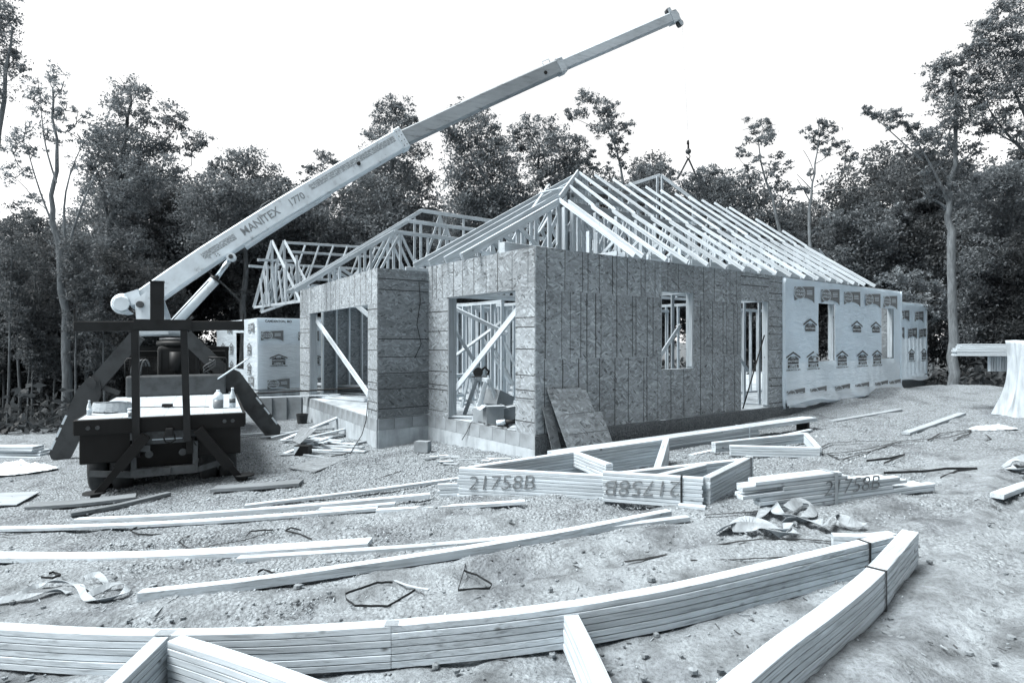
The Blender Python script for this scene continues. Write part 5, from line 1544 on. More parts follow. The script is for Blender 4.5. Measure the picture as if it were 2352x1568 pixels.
b = MB(); p = gp(672, 1012, .1); q = gp(725, 990, .35)
b.prism([p, gp(688, 1020, .12), gp(728, 985, .42), gp(690, 982, .3)], (0, 0, 1), .012); tag(b.build('plywood_offcut', OSBD), 'grey plywood offcut tilted on the scrap heap', 'plywood')
p = gp(694, 972)
bk = thing('bucket', p, 'black rubber bucket behind the scrap heap', 'bucket')
b = MB(); b.tube([p, p + V((0, 0, .25))], [.12, .155], 20, cap=False); b.tube([p + V((0, 0, .02)), p + V((0, 0, .021))], .12, 20); b.build('shell', RUBBER, bk)
b = MB(); b.tube([p + V((.155 * math.cos(i * .35), .155 * math.sin(i * .35), .25)) for i in range(19)], .01, 6); b.build('rim', RUBBER, bk)
p = gp(696, 1046)
bx_ = thing('battery_box', p, 'small black box with a pale panel before the scrap heap', 'box')
b = MB(); b.box(p + V((0, 0, .1)), (.28, .18, .2), Matrix.Rotation(-.1, 3, 'Z')); b.build('case', BLACK, bx_)
b = MB(); b.prism([p + V((-.135, -.105, .03)), p + V((-.03, -.115, .19)), p + V((-.135, -.105, .19))], (0, -1, 0), .004); b.build('panel', REFL, bx_)
p = gp(968, 1038)
b = MB(); b.prism([p + V(q) for q in ((-.14, 0, 0), (.12, -.05, 0), (.17, .12, 0), (-.08, .15, 0))], (.02, 0, 1), .2)
tag(b.build('concrete_chunk', BLOCK), 'broken concrete block on the gravel in the house corner', 'concrete block')
b = MB(); p = at(600, 980, 15.5); b.tube([p + V((-.9, 0, -.35)), p + V((-.4, .05, -.3)), p + V((.2, 0, -.28)), p + V((.7, -.1, -.2))], [.1, .16, .18, .12], 12)
tag(b.build('log', plain('dark_bark', .05, .9, 0, .5, 8)), 'dark log lying behind the right outrigger', 'log')
for i in range(26):
    u = 985 + 185 * lr.random(); v = 1040 + 24 * lr.random() + (u - 985) * .02
    scrap(u, v, .12 + .22 * lr.random(), lr.uniform(-.5, .5), .08, .018, 0, 'small wood offcut on the gravel before the foundation', WOODD if i % 3 else WOOD, .012, 'offcut', 'wood_offcut', 'wood offcuts before the foundation')
# chips and splinters trodden into the dirt
def chips():
    b = MB(); r = random.Random(29)
    for i in range(620):
        u = r.uniform(-60, 2420); v = 1075 + 440 * r.random() ** 1.6
        p = gp(u, v, .006); a = r.uniform(0, 3.14); L = r.uniform(.012, .05) * (1 if r.random() < .9 else 2.6); w = r.uniform(.003, .010)
        d = V((math.cos(a), math.sin(a), r.uniform(-.12, .25))).normalized()
        p.z += float(rough_np(np.array([p.x]), np.array([p.y]))[0])
        b.beam(p - d * L / 2, p + d * L / 2, w, .005, mat=0 if r.random() < .7 else 1)
    tag(b.build('wood_chips', [WOODD, RUST]), 'splinters and scraps trodden into the dirt', 'wood chips', None, 'stuff')
chips()
# dirt clods and larger stones
def clods():
    b = MB(); r = random.Random(17)
    for i in range(420):
        u = r.uniform(-50, 2400); v = 1090 + 470 * r.random()
        p = gp(u, v); s = .008 + .02 * r.random() ** 2 * (1 if r.random() < .93 else 1.6)
        k = 7
        vs = []; 
        for j in range(4):
            ph = math.pi * j / 3
            for q in range(k):
                th = 2 * math.pi * q / k; rr = s * (.75 + .5 * r.random())
                vs.append(p + V((rr * math.sin(ph) * math.cos(th), rr * math.sin(ph) * math.sin(th), rr * .7 * math.cos(ph) + s * .3)))
        b.add(vs, [(j * k + q, j * k + (q + 1) % k, (j + 1) * k + (q + 1) % k, (j + 1) * k + q) for j in range(3) for q in range(k)], 0, False)
    t = NT('dirt_clod'); m = t.done(t.ramp(t.noise(t.coords((1, 1, 1), False), 6, 4), [(.3, .13), (.55, .22), (.7, .34)]), .95)
    tag(b.build('dirt_clods', m), 'clods and larger stones scattered over the dirt', 'clods', None, 'stuff')
clods()

# ---- inside the openings
p = WF.pt(1.9, FLOOR, -1.5)
def sawhorse(c, d, label):
    d = V(d).normalized(); y = V((-d.y, d.x, 0))
    s = thing('sawhorse', c, label, 'sawhorse', 'sawhorses in the wide opening')
    board('top_rail', s, c + V((0, 0, .78)) - d * .55, c + V((0, 0, .78)) + d * .55, w=.089, t=.089)
    for a in (-.42, .42):
        for q in (-1, 1):
            board('leg', s, c + d * (a * 1.15) + y * q * .3, c + d * a + y * q * .04 + V((0, 0, .76)), w=.038, t=.08, up=y)
    board('brace', s, c + d * -.45 + y * .2 + V((0, 0, .3)), c + d * .45 + y * .2 + V((0, 0, .3)), w=.02, t=.07, up=(0, 0, 1))
    return s
sawhorse(V((at(1110, 900, 12.6).x, 12.6, FLOOR)), E1 * .4 + E2, 'wooden sawhorse carrying a saw inside the wide opening')
sawhorse(V((at(1052, 900, 13.9).x, 13.9, FLOOR)), E1 + E2 * .3, 'wooden sawhorse behind the jamb of the wide opening')
p = V((at(1098, 840, 12.6).x, 12.6, FLOOR + .825))
sw = thing('circular_saw', p, 'dark circular saw on the sawhorse', 'saw')
b = MB(); b.tube([p + V((0, -.03, .1)), p + V((0, .03, .1))], .1, 18); b.build('blade_guard', STEELD, sw)
b = MB(); b.box(p + V((.02, 0, .01)), (.3, .16, .02)); b.build('base_plate', STEEL, sw)
b = MB(); b.tube([p + V((.05, .02, .12)), p + V((.14, .02, .2)), p + V((.22, .02, .12)), p + V((.2, .02, .04))], .025, 8); b.build('handle', BLACK, sw)
CARD = plain('cardboard', .22, .85, 0, .2, 5); CARDL = plain('cardboard_pale', .36, .85, 0, .2, 5)
def carton(u, v, d, s, rot, label, mat=CARD, tilt=0.0, open_=True):
    p = at(u, v, d); c = thing('cardboard_box', p, label, 'box', 'boxes in the wide opening')
    Mx = Matrix.Rotation(rot, 3, 'Z') @ Matrix.Rotation(tilt, 3, 'Y')
    b = MB(); b.box(p + Mx @ V((0, 0, s[2] / 2)), s, Mx); b.build('body', mat, c)
    if open_:
        for k, (dx, dy, sx, sy, r) in enumerate(((-s[0] / 2, 0, .14, s[1], -.6), (s[0] / 2, 0, .14, s[1], .7), (0, -s[1] / 2, s[0], .12, 0))):
            Mf = Mx @ Matrix.Rotation(r, 3, 'Y')
            b = MB(); b.box(p + Mx @ V((dx, dy, s[2] + .005)) + Mf @ V((.07 * (1 if dx > 0 else -1) if dx else 0, -.06 if dy else 0, .012)), (sx, sy, .006), Mf); b.build('flap', CARDL, c)
zf = lambda v, d: None
def flo(d): return CY + (EYE - FLOOR) / d * F
carton(1133, flo(11.6), 11.6, (.34, .3, .34), .3, 'torn open cardboard box at the edge of the wide opening')
carton(1108, flo(11.9), 11.9, (.3, .3, .28), -.2, 'small closed box left of the torn box', CARDL, 0, False)
carton(1142, flo(12.4) - 26, 12.4, (.5, .36, .3), .9, 'dark box tipped on the heap in the wide opening', CARD, .35, False)
carton(1170, flo(11.8) - 8, 11.8, (.42, .3, .24), .2, 'grey carton behind the nail gun', CARD, -.15)
p = at(1158, flo(11.05), 11.05)
ng = thing('nail_gun', p, 'pale nail gun lying on the slab edge', 'nail gun')
b = MB(); b.tube([p + V((-.14, 0, .09)), p + V((.02, 0, .11))], .045, 12); b.build('head', REFL, ng)
b = MB(); b.tube([p + V((.02, 0, .11)), p + V((.14, .02, .1)), p + V((.2, .02, .1))], [.045, .04, .02], 10); b.build('body', STEELD, ng)
b = MB(); b.beam(p + V((.0, 0, .09)), p + V((.08, .0, .01)), .04, .05); b.build('grip', BLACK, ng)
b = MB(); b.beam(p + V((-.12, .01, .03)), p + V((.1, .01, .02)), .03, .03); b.build('magazine', STEEL, ng)
b = MB(); P_ = [p + V((.2, 0, .09)), p + V((.05, -.25, .02)), at(1090, flo(11.9), 11.9) + V((0, 0, .02)), WF.pt(1.9, FLOOR + .01, .02), WF.pt(2.0, .1, .06), WF.pt(2.1, -.05, .1)]
b.tube(P_, .008, 6); tag(b.build('air_hose', STEEL), 'thin air hose hanging from the wide opening over the foundation', 'hose')
b = MB(); b.tube([WG.pt(ga * .9, FLOOR + .3, .03), WG.pt(ga * .95, .2, .06), WG.pt(ga * 1.1, -.1, .12), gp(805, 1040, .02), gp(745, 1050, .02)], .009, 6)
tag(b.build('power_cord', BLACK), 'dark power cord hanging from the bay opening to the scrap heap', 'cord')
b = MB(); b.tube([WS.pt(.25, 3.1, .02), WS.pt(.22, 2.7, .03), WS.pt(.3, 2.2, .025), WS.pt(.2, 1.8, .03), WS.pt(.35, 1.5, .02)], .006, 5)
tag(b.build('power_cord', BLACK), 'thin dark cord hanging down the return wall of the bay', 'cord')
# boards on the bay floor and a long rail passing out of the opening
bf = thing('lumber_bundle', WG.pt(2, FLOOR, -1.2), 'stack of dark boards on the floor inside the bay opening', 'lumber')
for k in range(5):
    for r_ in range(3):
        z = FLOOR + .03 + .05 * k
        a_ = at(716 + 6 * (k % 2), 0, 18.9 + .22 * r_); b_ = at(852, 0, 17.7 + .22 * r_ + .1 * (k % 3))
        board('stacked_board', bf, V((a_.x, a_.y, z)), V((b_.x, b_.y, z)), w=.2, t=.046, mat=WOODX if k % 2 else WOODD)
for k in range(3):
    a_ = at(708, 0, 17.9 - .3 * k); b_ = at(840, 0, 16.4 - .3 * k)
    board('stacked_board', bf, V((a_.x, a_.y, FLOOR + .02)), V((b_.x, b_.y, FLOOR + .02)), w=.12, t=.036, mat=WOODF)
o = board('rail', None, at(560, 905, 16.3), at(870, 888, 15.2), w=.04, t=.035, mat=BLACK); tag(o, 'long dark metal rail reaching out of the bay opening', 'rail')
o = board('board', None, at(560, 915, 17.2), at(780, 906, 16.8), w=.14, t=.03, mat=WOOD); tag(o, 'pale board laid along the wing behind the truck', 'board')
for i in range(22):
    a, b_ = lr.uniform(.4, 4.2), lr.uniform(.6, 5.2)
    p = H(a, b_, FLOOR + .015 + .012 * (i % 3)); d = (E1 * lr.uniform(-1, 1) + E2 * lr.uniform(-1, 1)).normalized()
    tag(board('board', None, p - d * .6, p + d * .6, w=.09, t=.03, mat=WOODF), 'board lying on the slab inside the wide opening', 'board', 'boards on the slab inside the wide opening')
# level rod and folded gear in the doorway
b = MB(); p0 = H(6.35, .12, FLOOR + .0); p1 = H(7.1, .02, 2.0); b.tube([p0, p1], .016, 6); tag(b.build('steel_rod', BLACK), 'dark rod leaning in the doorway of the long wall', 'rod')

# ---- stack on a rack at the far right and its plastic cover
rk = at(2300, 960, 12.6); gzr = gz(rk.x, rk.y)
cv = thing('covered_stack', (rk.x + .35, rk.y + .2, gzr), 'stack draped in pale plastic sheeting at the right edge', 'covered stack')
t = NT('plastic_cover'); PC = t.done(t.ramp(t.noise(t.coords((3, 3, .6), False), 2.4, 5), [(.3, .3), (.5, .46), (.75, .62)]), .35, t.noise(t.coords((5, 5, 1), False), 2.5, 5, .6), .6, .04)
b = MB(); n = 72; m_ = 20; vs = []
cx_, cy_ = at(2402, 0, 12.9).x, 12.9
for j in range(m_ + 1):
    q = j / m_
    for i in range(n):
        th = 2 * math.pi * i / n
        rr = .40 + .15 * (1 - q) ** 2.2 + (.09 * mnoise.noise(V((math.cos(th) * 2.5, math.sin(th) * 2.5, q * 1.2)))) + .035 * math.sin(th * 9 + q * 1.5) * (1.2 - q) + .02 * math.sin(th * 17)
        sq = 1 / max(abs(math.cos(th)), abs(math.sin(th))) ** .8
        vs.append((cx_ + rr * sq * math.cos(th), cy_ + rr * sq * math.sin(th) * 1.3, gz(cx_, cy_) - .03 + q * 1.62 + .03 * math.sin(th * 3) * q))
fs = [(j * n + i, j * n + (i + 1) % n, (j + 1) * n + (i + 1) % n, (j + 1) * n + i) for j in range(m_) for i in range(n)] + [[m_ * n + i for i in range(n)]]
b.add(vs, fs, 0, True); b.build('plastic_cover', PC, cv)
film('plastic_film', at(2270, 985, 11.4).x, 11.3, .45, .2, .08, PC, 'scrap of clear film on the gravel beside the covered stack', 8, 'plastic film')
ls = thing('lumber_bundle', at(2250, 815, 14.5), 'neat bundle of boards resting on the covered stack before the trees', 'lumber')
for k in range(6):
    for r_ in range(4):
        z = at(0, 815 - k * 4.6, 14.5).z; x0 = at(2186 + (10 if k > 3 else 0) + 3 * (k % 2), 0, 14.5 + .1 * r_).x; x1 = at(2360, 0, 14.5).x
        board('stacked_board', ls, V((x0, 14.4 + .13 * r_, z)), V((x1, 13.9 + .13 * r_, z)), w=.12, t=.044, mat=WOODF)
for k in range(8):
    board('picket', ls, at(2272 + k * 6, 818, 14.3), at(2272 + k * 6, 852, 14.3), w=.04, t=.06, up=(0, 1, 0), mat=WOOD)
# ---------------------------------------------------------------- trees
def leaf_material(name, v):
    t = NT(name); a = t.n('Attribute'); a.attribute_name = 'shade'
    c = t.ramp(a.outputs['Fac'], [(0, v * .55), (.5, v), (1, v * 1.7)])
    t.l(c, t.b.inputs['Base Color']); t.b.inputs['Roughness'].default_value = .6
    tr = t.n('BsdfTranslucent'); t.l(c, tr.inputs['Color']); mx = t.n('MixShader'); mx.inputs[0].default_value = .4
    out = t.t.nodes['Material Output']; t.l(t.b.outputs[0], mx.inputs[1]); t.l(tr.outputs[0], mx.inputs[2]); t.l(mx.outputs[0], out.inputs['Surface'])
    return t.mat
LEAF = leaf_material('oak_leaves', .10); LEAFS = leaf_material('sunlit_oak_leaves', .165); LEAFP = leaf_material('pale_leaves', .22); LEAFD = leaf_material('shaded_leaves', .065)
t = NT('bark'); vec = t.coords((6, 6, 1.2))
BARK = t.done(t.ramp(t.noise(vec, 2.5, 6, .7), [(.3, .045), (.5, .09), (.7, .16)]), .95, t.noise(vec, 4, 5), .6, .03)
t = NT('pale_bark'); vec = t.coords((6, 6, 1.2))
BARKP = t.done(t.ramp(t.noise(vec, 2.5, 6, .7), [(.3, .08), (.5, .14), (.7, .22)]), .95, t.noise(vec, 4, 5), .5, .03)

NPR = np.random.RandomState(12)
def leaf_mesh(name, pts, size, mat, flat=.12):
    """one rhombic leaf-spray face per point"""
    n = len(pts)
    nrm = NPR.normal(size=(n, 3)); nrm[:, 2] = np.abs(nrm[:, 2]) + flat; nrm /= np.linalg.norm(nrm, axis=1)[:, None]
    a = NPR.normal(size=(n, 3)); a -= nrm * (a * nrm).sum(1)[:, None]; a /= np.linalg.norm(a, axis=1)[:, None]
    b = np.cross(nrm, a)
    s = size * (.45 + 1.15 * NPR.rand(n))[:, None]
    w = (.32 + .3 * NPR.rand(n))[:, None]
    v = np.stack([pts - a * s * .5, pts + b * s * w * .5 + a * s * .05 + nrm * s * .08, pts + a * s * .5, pts - b * s * w * .5 + a * s * .05 + nrm * s * .08], 1).reshape(-1, 3)
    me = bpy.data.meshes.new(name)
    me.vertices.add(n * 4); me.vertices.foreach_set('co', v.ravel())
    li = np.arange(n * 4)
    me.loops.add(n * 4); me.loops.foreach_set('vertex_index', li)
    me.polygons.add(n); me.polygons.foreach_set('loop_start', np.arange(0, n * 4, 4)); me.polygons.foreach_set('loop_total', np.full(n, 4))
    sh = me.attributes.new('shade', 'FLOAT', 'POINT'); sh.data.foreach_set('value', np.repeat(np.clip(NPR.normal(.45, .22, n), 0, 1), 4).astype(np.float32))
    me.materials.append(mat); me.update()
    return me

def cluster(c, r, n):
    """n leaf positions in a clump made of smaller tufts"""
    k = max(4, int(n / 34))
    d = NPR.normal(size=(k, 3)); d /= np.linalg.norm(d, axis=1)[:, None]
    tc = np.array(c) + d * (NPR.rand(k, 1) ** .45) * np.array(r)
    idx = NPR.randint(0, k, n)
    off = NPR.normal(size=(n, 3)) * np.array([.19, .19, .11]) * np.array(r)
    return tc[idx] + off

def limb(b, p0, p1, r0, r1, bend=.12, n=5, rnd=R):
    p0, p1 = V(p0), V(p1); L = (p1 - p0).length
    o = V((rnd.uniform(-1, 1), rnd.uniform(-1, 1), rnd.uniform(-.3, .6))) * L * bend
    pts = [p0.lerp(p1, i / n) + o * math.sin(math.pi * i / n) for i in range(n + 1)]
    b.tube(pts, [r0 + (r1 - r0) * i / n for i in range(n + 1)], 7, cap=False)
    return pts

def tree(label, d, trunk, rad, clumps, cover=1.0, mat=None, bark=None, leaf=4.6, group='trees round the clearing', extra=(), name='oak_tree', rz=0.0):
    """trunk: sight-line points from foot to top; clumps: (u, v, radius) in the same survey units; d = distance"""
    k = d / F
    T3 = [at(u, v, d) for u, v in trunk]
    foot = T3[0].copy(); foot.z = gz(foot.x, foot.y) - .1
    if T3[0].z > foot.z + .3: T3 = [foot] + T3
    else: T3[0] = foot
    o = thing(name, foot, label, 'tree', group)
    b = MB(); n = len(T3); rn = random.Random(len(label) * 31 + int(d * 10))
    # smooth trunk
    P = []
    for i in range(n - 1):
        p0 = T3[max(i - 1, 0)]; p1 = T3[i]; p2 = T3[i + 1]; p3 = T3[min(i + 2, n - 1)]
        for q in (0, .25, .5, .75): P.append(.5 * ((2 * p1) + (p2 - p0) * q + (2 * p0 - 5 * p1 + 4 * p2 - p3) * q * q + (3 * p1 - p0 - 3 * p2 + p3) * q ** 3))
    P.append(T3[-1]); m = len(P)
    b.tube([p + V((rn.uniform(-1, 1), rn.uniform(-1, 1), 0)) * rad * .25 for p in P], [rad * .9 * (1 - .85 * i / (m - 1)) * (1.3 if i == 0 else rn.uniform(.93, 1.07)) for i in range(m)], 9, cap=False)
    nodes_ = [(P[i], rad * (1 - .85 * i / (m - 1))) for i in range(m)]
    pts = []
    for (ua, va, ub, vb, r0) in extra:
        for j, q in enumerate(limb(b, at(ua, va, d), at(ub, vb, d), r0, .012, .06, 6, rn)):
            if j > 1: nodes_.append((q, r0 * (1 - .13 * j)))
    for (u, v, r) in sorted(clumps, key=lambda c: -c[1]):
        dd = d + rn.uniform(-.7, .7) * r * k * 1.3
        c = at(u, v, dd); rr = r * k * 1.1
        cnt = int(.86 * r * r * cover / (leaf / 4.6) ** 2)
        pts.append(cluster(c, (rr, rr * 1.05, rr * .95), cnt))
        # a limb from the trunk to the clump, and twigs inside it
        # it leaves the nearest wood that lies well below the clump, so limbs rise towards the light
        best = min(nodes_, key=lambda q: (q[0] - c).length + 2.5 * max(0, q[0].z - c.z + .55 * math.hypot(q[0].x - c.x, q[0].y - c.y)))
        r0 = max(.014, min(best[1] * .6, .02 + rad * .16))
        for j, q in enumerate(limb(b, best[0], c, r0, .01, .1, 5, rn)):
            if j in (2, 3, 4): nodes_.append((q, r0 * (1 - .15 * j)))
        for _ in range(3):
            limb(b, c + V((0, 0, -rr * .2)), c + V((rn.uniform(-1, 1), rn.uniform(-1, 1), rn.uniform(-.3, .9))) * rr * .8, .018, .006, .1, 3, rn)
    b.build('trunk', bark or BARK, o)
    if pts:
        A = np.concatenate(pts); me = leaf_mesh('crown', A - np.array(foot), leaf * k * 1.25, mat or LEAF)
        put(bpy.data.objects.new('crown', me), o, Matrix.Translation(foot))
    return o

tr_ = random.Random(23)
def blob(u, vt, vb, hw, n, r):
    """clumps filling a crown outline: top vt, bottom vb, half width hw"""
    out = []
    for i in range(n):
        q = (i + tr_.random()) / n; v = vt + r * .7 + (vb - vt - r) * q
        e = math.sin(math.pi * min(1, .18 + .75 * q)) ** .7
        out.append((u + tr_.uniform(-1, 1) * (hw - r * .5) * e, v, r * tr_.uniform(.75, 1.25)))
    return out

# --- skyline trees, left to right
tree('tall sparse tree cut by the left edge of the picture', 20, [(-30, 980), (-25, 600), (0, 300), (30, 60)], .2,
     [(0, 15, 34), (20, 45, 26), (-10, 90, 40), (12, 150, 40), (-15, 190, 40), (40, 130, 20), (48, 165, 18), (-20, 240, 28), (5, 60, 20)], .75, LEAFS, BARKP)
tree('slender pale tree with feathery crown near the left edge', 19, [(150, 975), (152, 820), (140, 620), (118, 480), (130, 360), (118, 200)], .17,
     [(120, 175, 26), (90, 200, 28), (140, 205, 22), (100, 250, 30), (60, 300, 26), (40, 325, 26), (150, 300, 22), (175, 270, 18), (185, 315, 20), (110, 310, 26), (170, 380, 22), (205, 260, 12), (60, 390, 20), (195, 430, 18), (75, 225, 20), (150, 250, 20), (30, 350, 22), (215, 300, 16), (80, 340, 22), (130, 270, 22), (20, 400, 26), (70, 450, 24)], .5, LEAFP, BARKP, 4.2,
     extra=((140, 560, 60, 330, .04), (150, 560, 190, 330, .04), (130, 420, 95, 250, .03), (150, 600, 230, 380, .05)))
tree('broad oak with wide side limbs left of the boom', 24, [(222, 985), (226, 800), (245, 590), (262, 480), (285, 330), (300, 220)], .27,
     [(290, 200, 30), (315, 215, 26), (262, 235, 26), (300, 255, 36), (340, 270, 28), (390, 265, 30), (415, 280, 26), (445, 320, 26), (470, 325, 18), (380, 320, 32), (350, 350, 40), (300, 330, 40), (255, 300, 34), (235, 330, 30), (215, 330, 24), (270, 390, 44), (330, 400, 44), (390, 390, 34), (215, 380, 30), (440, 345, 20), (230, 440, 44), (290, 450, 46), (345, 440, 34), (200, 500, 44), (250, 540, 46), (170, 560, 44), (300, 560, 40), (195, 620, 48), (260, 660, 50), (320, 640, 44)], .85, LEAFS, BARK,
     extra=((262, 490, 400, 395, .09), (262, 470, 330, 300, .07), (250, 560, 200, 330, .07), (300, 430, 440, 380, .05)))
tree('dense round topped tree above the boom base', 28, [(560, 960), (560, 700), (565, 420)], .25,
     [(575, 370, 34), (540, 375, 34), (610, 400, 34), (640, 430, 26), (500, 395, 26), (560, 420, 46), (610, 450, 44), (520, 440, 44), (480, 430, 36), (570, 490, 50), (620, 500, 40), (500, 500, 50), (450, 470, 44), (545, 550, 54), (600, 560, 50), (480, 560, 54), (655, 415, 14), (490, 375, 16), (430, 520, 46), (420, 590, 50)], 1.0, LEAFS)
tree('small crown showing above the middle of the boom', 30, [(760, 940), (755, 600), (750, 420)], .2,
     [(745, 360, 24), (715, 385, 22), (770, 375, 22), (790, 390, 20), (705, 405, 16), (760, 405, 24), (735, 420, 22), (780, 450, 40), (730, 500, 50), (690, 540, 46), (790, 520, 46), (760, 570, 50), (690, 480, 30)], .8, LEAFS)
tree('tall tree behind the boom joint with a ragged top', 30, [(905, 940), (905, 640), (900, 450), (905, 280)], .25,
     [(895, 240, 24), (925, 250, 24), (870, 265, 22), (905, 275, 34), (940, 290, 24), (945, 275, 18), (860, 300, 26), (900, 320, 40), (950, 350, 34), (870, 370, 40), (930, 400, 46), (980, 420, 34), (850, 420, 44), (900, 460, 50), (960, 470, 46), (840, 500, 48), (900, 540, 54), (970, 540, 50), (1000, 470, 22), (850, 560, 40)], .95, LEAFS)
tree('dark dense tree with pale leaning trunk above the bay roof', 27, [(1150, 940), (1152, 600), (1140, 470), (1105, 390), (1075, 340)], .2,
     [(1060, 255, 26), (1095, 265, 26), (1040, 290, 30), (1080, 300, 36), (1125, 290, 26), (1050, 330, 34), (1110, 330, 40), (1150, 330, 30), (1165, 370, 34), (1065, 380, 46), (1120, 390, 50), (1180, 410, 34), (1050, 430, 44), (1100, 450, 54), (1160, 450, 46), (1200, 440, 24), (1060, 490, 50), (1130, 510, 54), (1190, 500, 40), (1040, 540, 46), (1215, 460, 20), (1060, 240, 16)], 1.1, LEAFS, BARKP, extra=((1105, 400, 1040, 340, .04), (1130, 440, 1120, 350, .04)))
tree('umbrella crowned tree left of the ridge', 30, [(1260, 900), (1262, 560), (1255, 450), (1235, 400), (1240, 330)], .2,
     [(1220, 290, 26), (1190, 295, 22), (1255, 295, 28), (1180, 315, 18), (1230, 320, 34), (1280, 320, 32), (1310, 325, 26), (1335, 345, 24), (1195, 340, 22), (1260, 350, 40), (1300, 365, 32), (1225, 370, 28), (1345, 365, 16), (1270, 390, 34), (1320, 390, 24), (1355, 385, 14), (1240, 410, 30), (1290, 430, 36), (1365, 350, 12)], .85, LEAFS)
tree('tall thin tree leaning above the roof ridge', 29, [(1432, 860), (1430, 480), (1428, 400), (1410, 330), (1370, 250)], .13,
     [(1345, 218, 20), (1360, 232, 22), (1320, 258, 20), (1305, 265, 12), (1340, 260, 18), (1390, 245, 22), (1410, 250, 20), (1380, 275, 26), (1405, 290, 26), (1440, 280, 18), (1390, 305, 20), (1415, 325, 18), (1438, 300, 14), (1420, 350, 18), (1430, 380, 16), (1400, 340, 14), (1440, 345, 12)], .8, LEAFS, BARKP)
tree('low crowns just above the ridge left of the hook', 31, [(1500, 900), (1500, 520), (1495, 420)], .16,
     [(1480, 395, 20), (1505, 385, 18), (1530, 382, 16), (1460, 400, 16), (1500, 410, 24), (1540, 400, 16), (1470, 425, 26), (1520, 430, 28), (1380, 395, 18), (1400, 385, 14)], .65, LEAFS)
tree('dark tree low behind the right half of the roof', 32, [(1640, 900), (1640, 600), (1640, 450)], .22,
     [(1590, 410, 26), (1620, 400, 24), (1655, 410, 26), (1690, 420, 26), (1720, 415, 28), (1570, 425, 20), (1610, 430, 34), (1670, 445, 38), (1725, 450, 38), (1760, 455, 34), (1640, 470, 40), (1700, 485, 40), (1760, 500, 40), (1800, 490, 36), (1740, 530, 40), (1805, 530, 34), (1830, 560, 30)], 1.0, LEAFS)
tree('ragged sparse tree right of the hook', 30, [(1800, 900), (1800, 620), (1780, 480), (1755, 400), (1740, 320)], .14,
     [(1720, 290, 22), (1745, 300, 22), (1770, 285, 16), (1755, 320, 26), (1730, 325, 20), (1775, 310, 16), (1710, 345, 16), (1695, 358, 12), (1740, 360, 18), (1780, 370, 22), (1800, 390, 20), (1760, 395, 22), (1725, 385, 14), (1790, 420, 24), (1815, 440, 22)], .6, LEAFS, BARKP)
tree('straight pale trunked tree with one sided crown right of the roof', 27, [(1864, 900), (1862, 640), (1860, 480), (1870, 400), (1882, 310)], .12,
     [(1880, 285, 18), (1900, 285, 16), (1850, 305, 14), (1870, 310, 18), (1905, 300, 18), (1880, 335, 20), (1920, 335, 22), (1905, 355, 16), (1945, 355, 20), (1960, 365, 16), (1940, 375, 14), (1860, 400, 12), (1840, 430, 14), (1850, 440, 12), (1890, 470, 12), (1885, 510, 14), (1875, 535, 16)], .7, LEAFS, BARKP, extra=((1870, 430, 1960, 380, .03), (1868, 440, 1830, 400, .03), (1864, 470, 1830, 410, .03), (1866, 445, 1985, 430, .025), (1870, 400, 1845, 345, .02)))
tree('tall grey trunked tree on the right with a long branch to the left', 22, [(2188, 905), (2190, 780), (2186, 560), (2178, 480), (2190, 380), (2195, 250), (2188, 170)], .2,
     [(2175, 150, 24), (2150, 160, 22), (2200, 165, 22), (2140, 185, 20), (2185, 195, 34), (2220, 200, 26), (2145, 215, 18), (2215, 240, 32), (2175, 245, 30), (2240, 265, 26), (2200, 285, 30), (2170, 280, 20), (1985, 252, 14), (2005, 262, 18), (2030, 270, 22), (2055, 268, 20), (2075, 280, 20), (2090, 300, 16), (2045, 290, 14), (2110, 290, 14), (2150, 320, 22), (2125, 350, 20), (2190, 340, 24), (2230, 350, 20), (2260, 300, 22), (2215, 395, 22), (2150, 395, 22), (2180, 430, 26), (2125, 400, 16), (2235, 380, 14), (2200, 470, 24), (2110, 320, 20), (2135, 305, 18), (2240, 420, 24), (2150, 440, 24), (2225, 450, 22), (2130, 450, 18)], .9, LEAFS, BARKP,
     extra=((2182, 470, 2090, 300, .07), (2120, 370, 2010, 270, .03), (2190, 400, 2250, 330, .04)))
tree('huge dark crown cut by the right edge of the picture', 22, [(2420, 960), (2415, 600), (2390, 380), (2360, 200)], .3,
     [(2300, 15, 24), (2330, 10, 24), (2345, 40, 26), (2240, 70, 22), (2265, 55, 26), (2290, 75, 34), (2325, 80, 34), (2225, 110, 24), (2250, 115, 30), (2290, 125, 36), (2340, 130, 36), (2215, 140, 18), (2260, 165, 28), (2310, 180, 36), (2345, 200, 34), (2250, 210, 22), (2280, 230, 32), (2330, 250, 34), (2250, 250, 18), (2300, 285, 28), (2340, 300, 24), (2265, 290, 18), (2345, 165, 30), (2240, 180, 14)], .95, LEAFS, BARK, extra=((2390, 380, 2260, 230, .07), (2380, 330, 2280, 120, .07)))
tree('dense dark tree filling the right edge below the big crown', 26, [(2330, 930), (2330, 640), (2325, 460)], .28,
     [(2300, 400, 30), (2335, 395, 34), (2270, 420, 34), (2320, 440, 46), (2240, 450, 38), (2280, 490, 50), (2340, 500, 50), (2230, 520, 44), (2300, 560, 54), (2250, 600, 50), (2340, 610, 54), (2300, 680, 56), (2240, 690, 50), (2345, 720, 54), (2290, 770, 54), (2230, 780, 48)], 1.25, LEAFS)
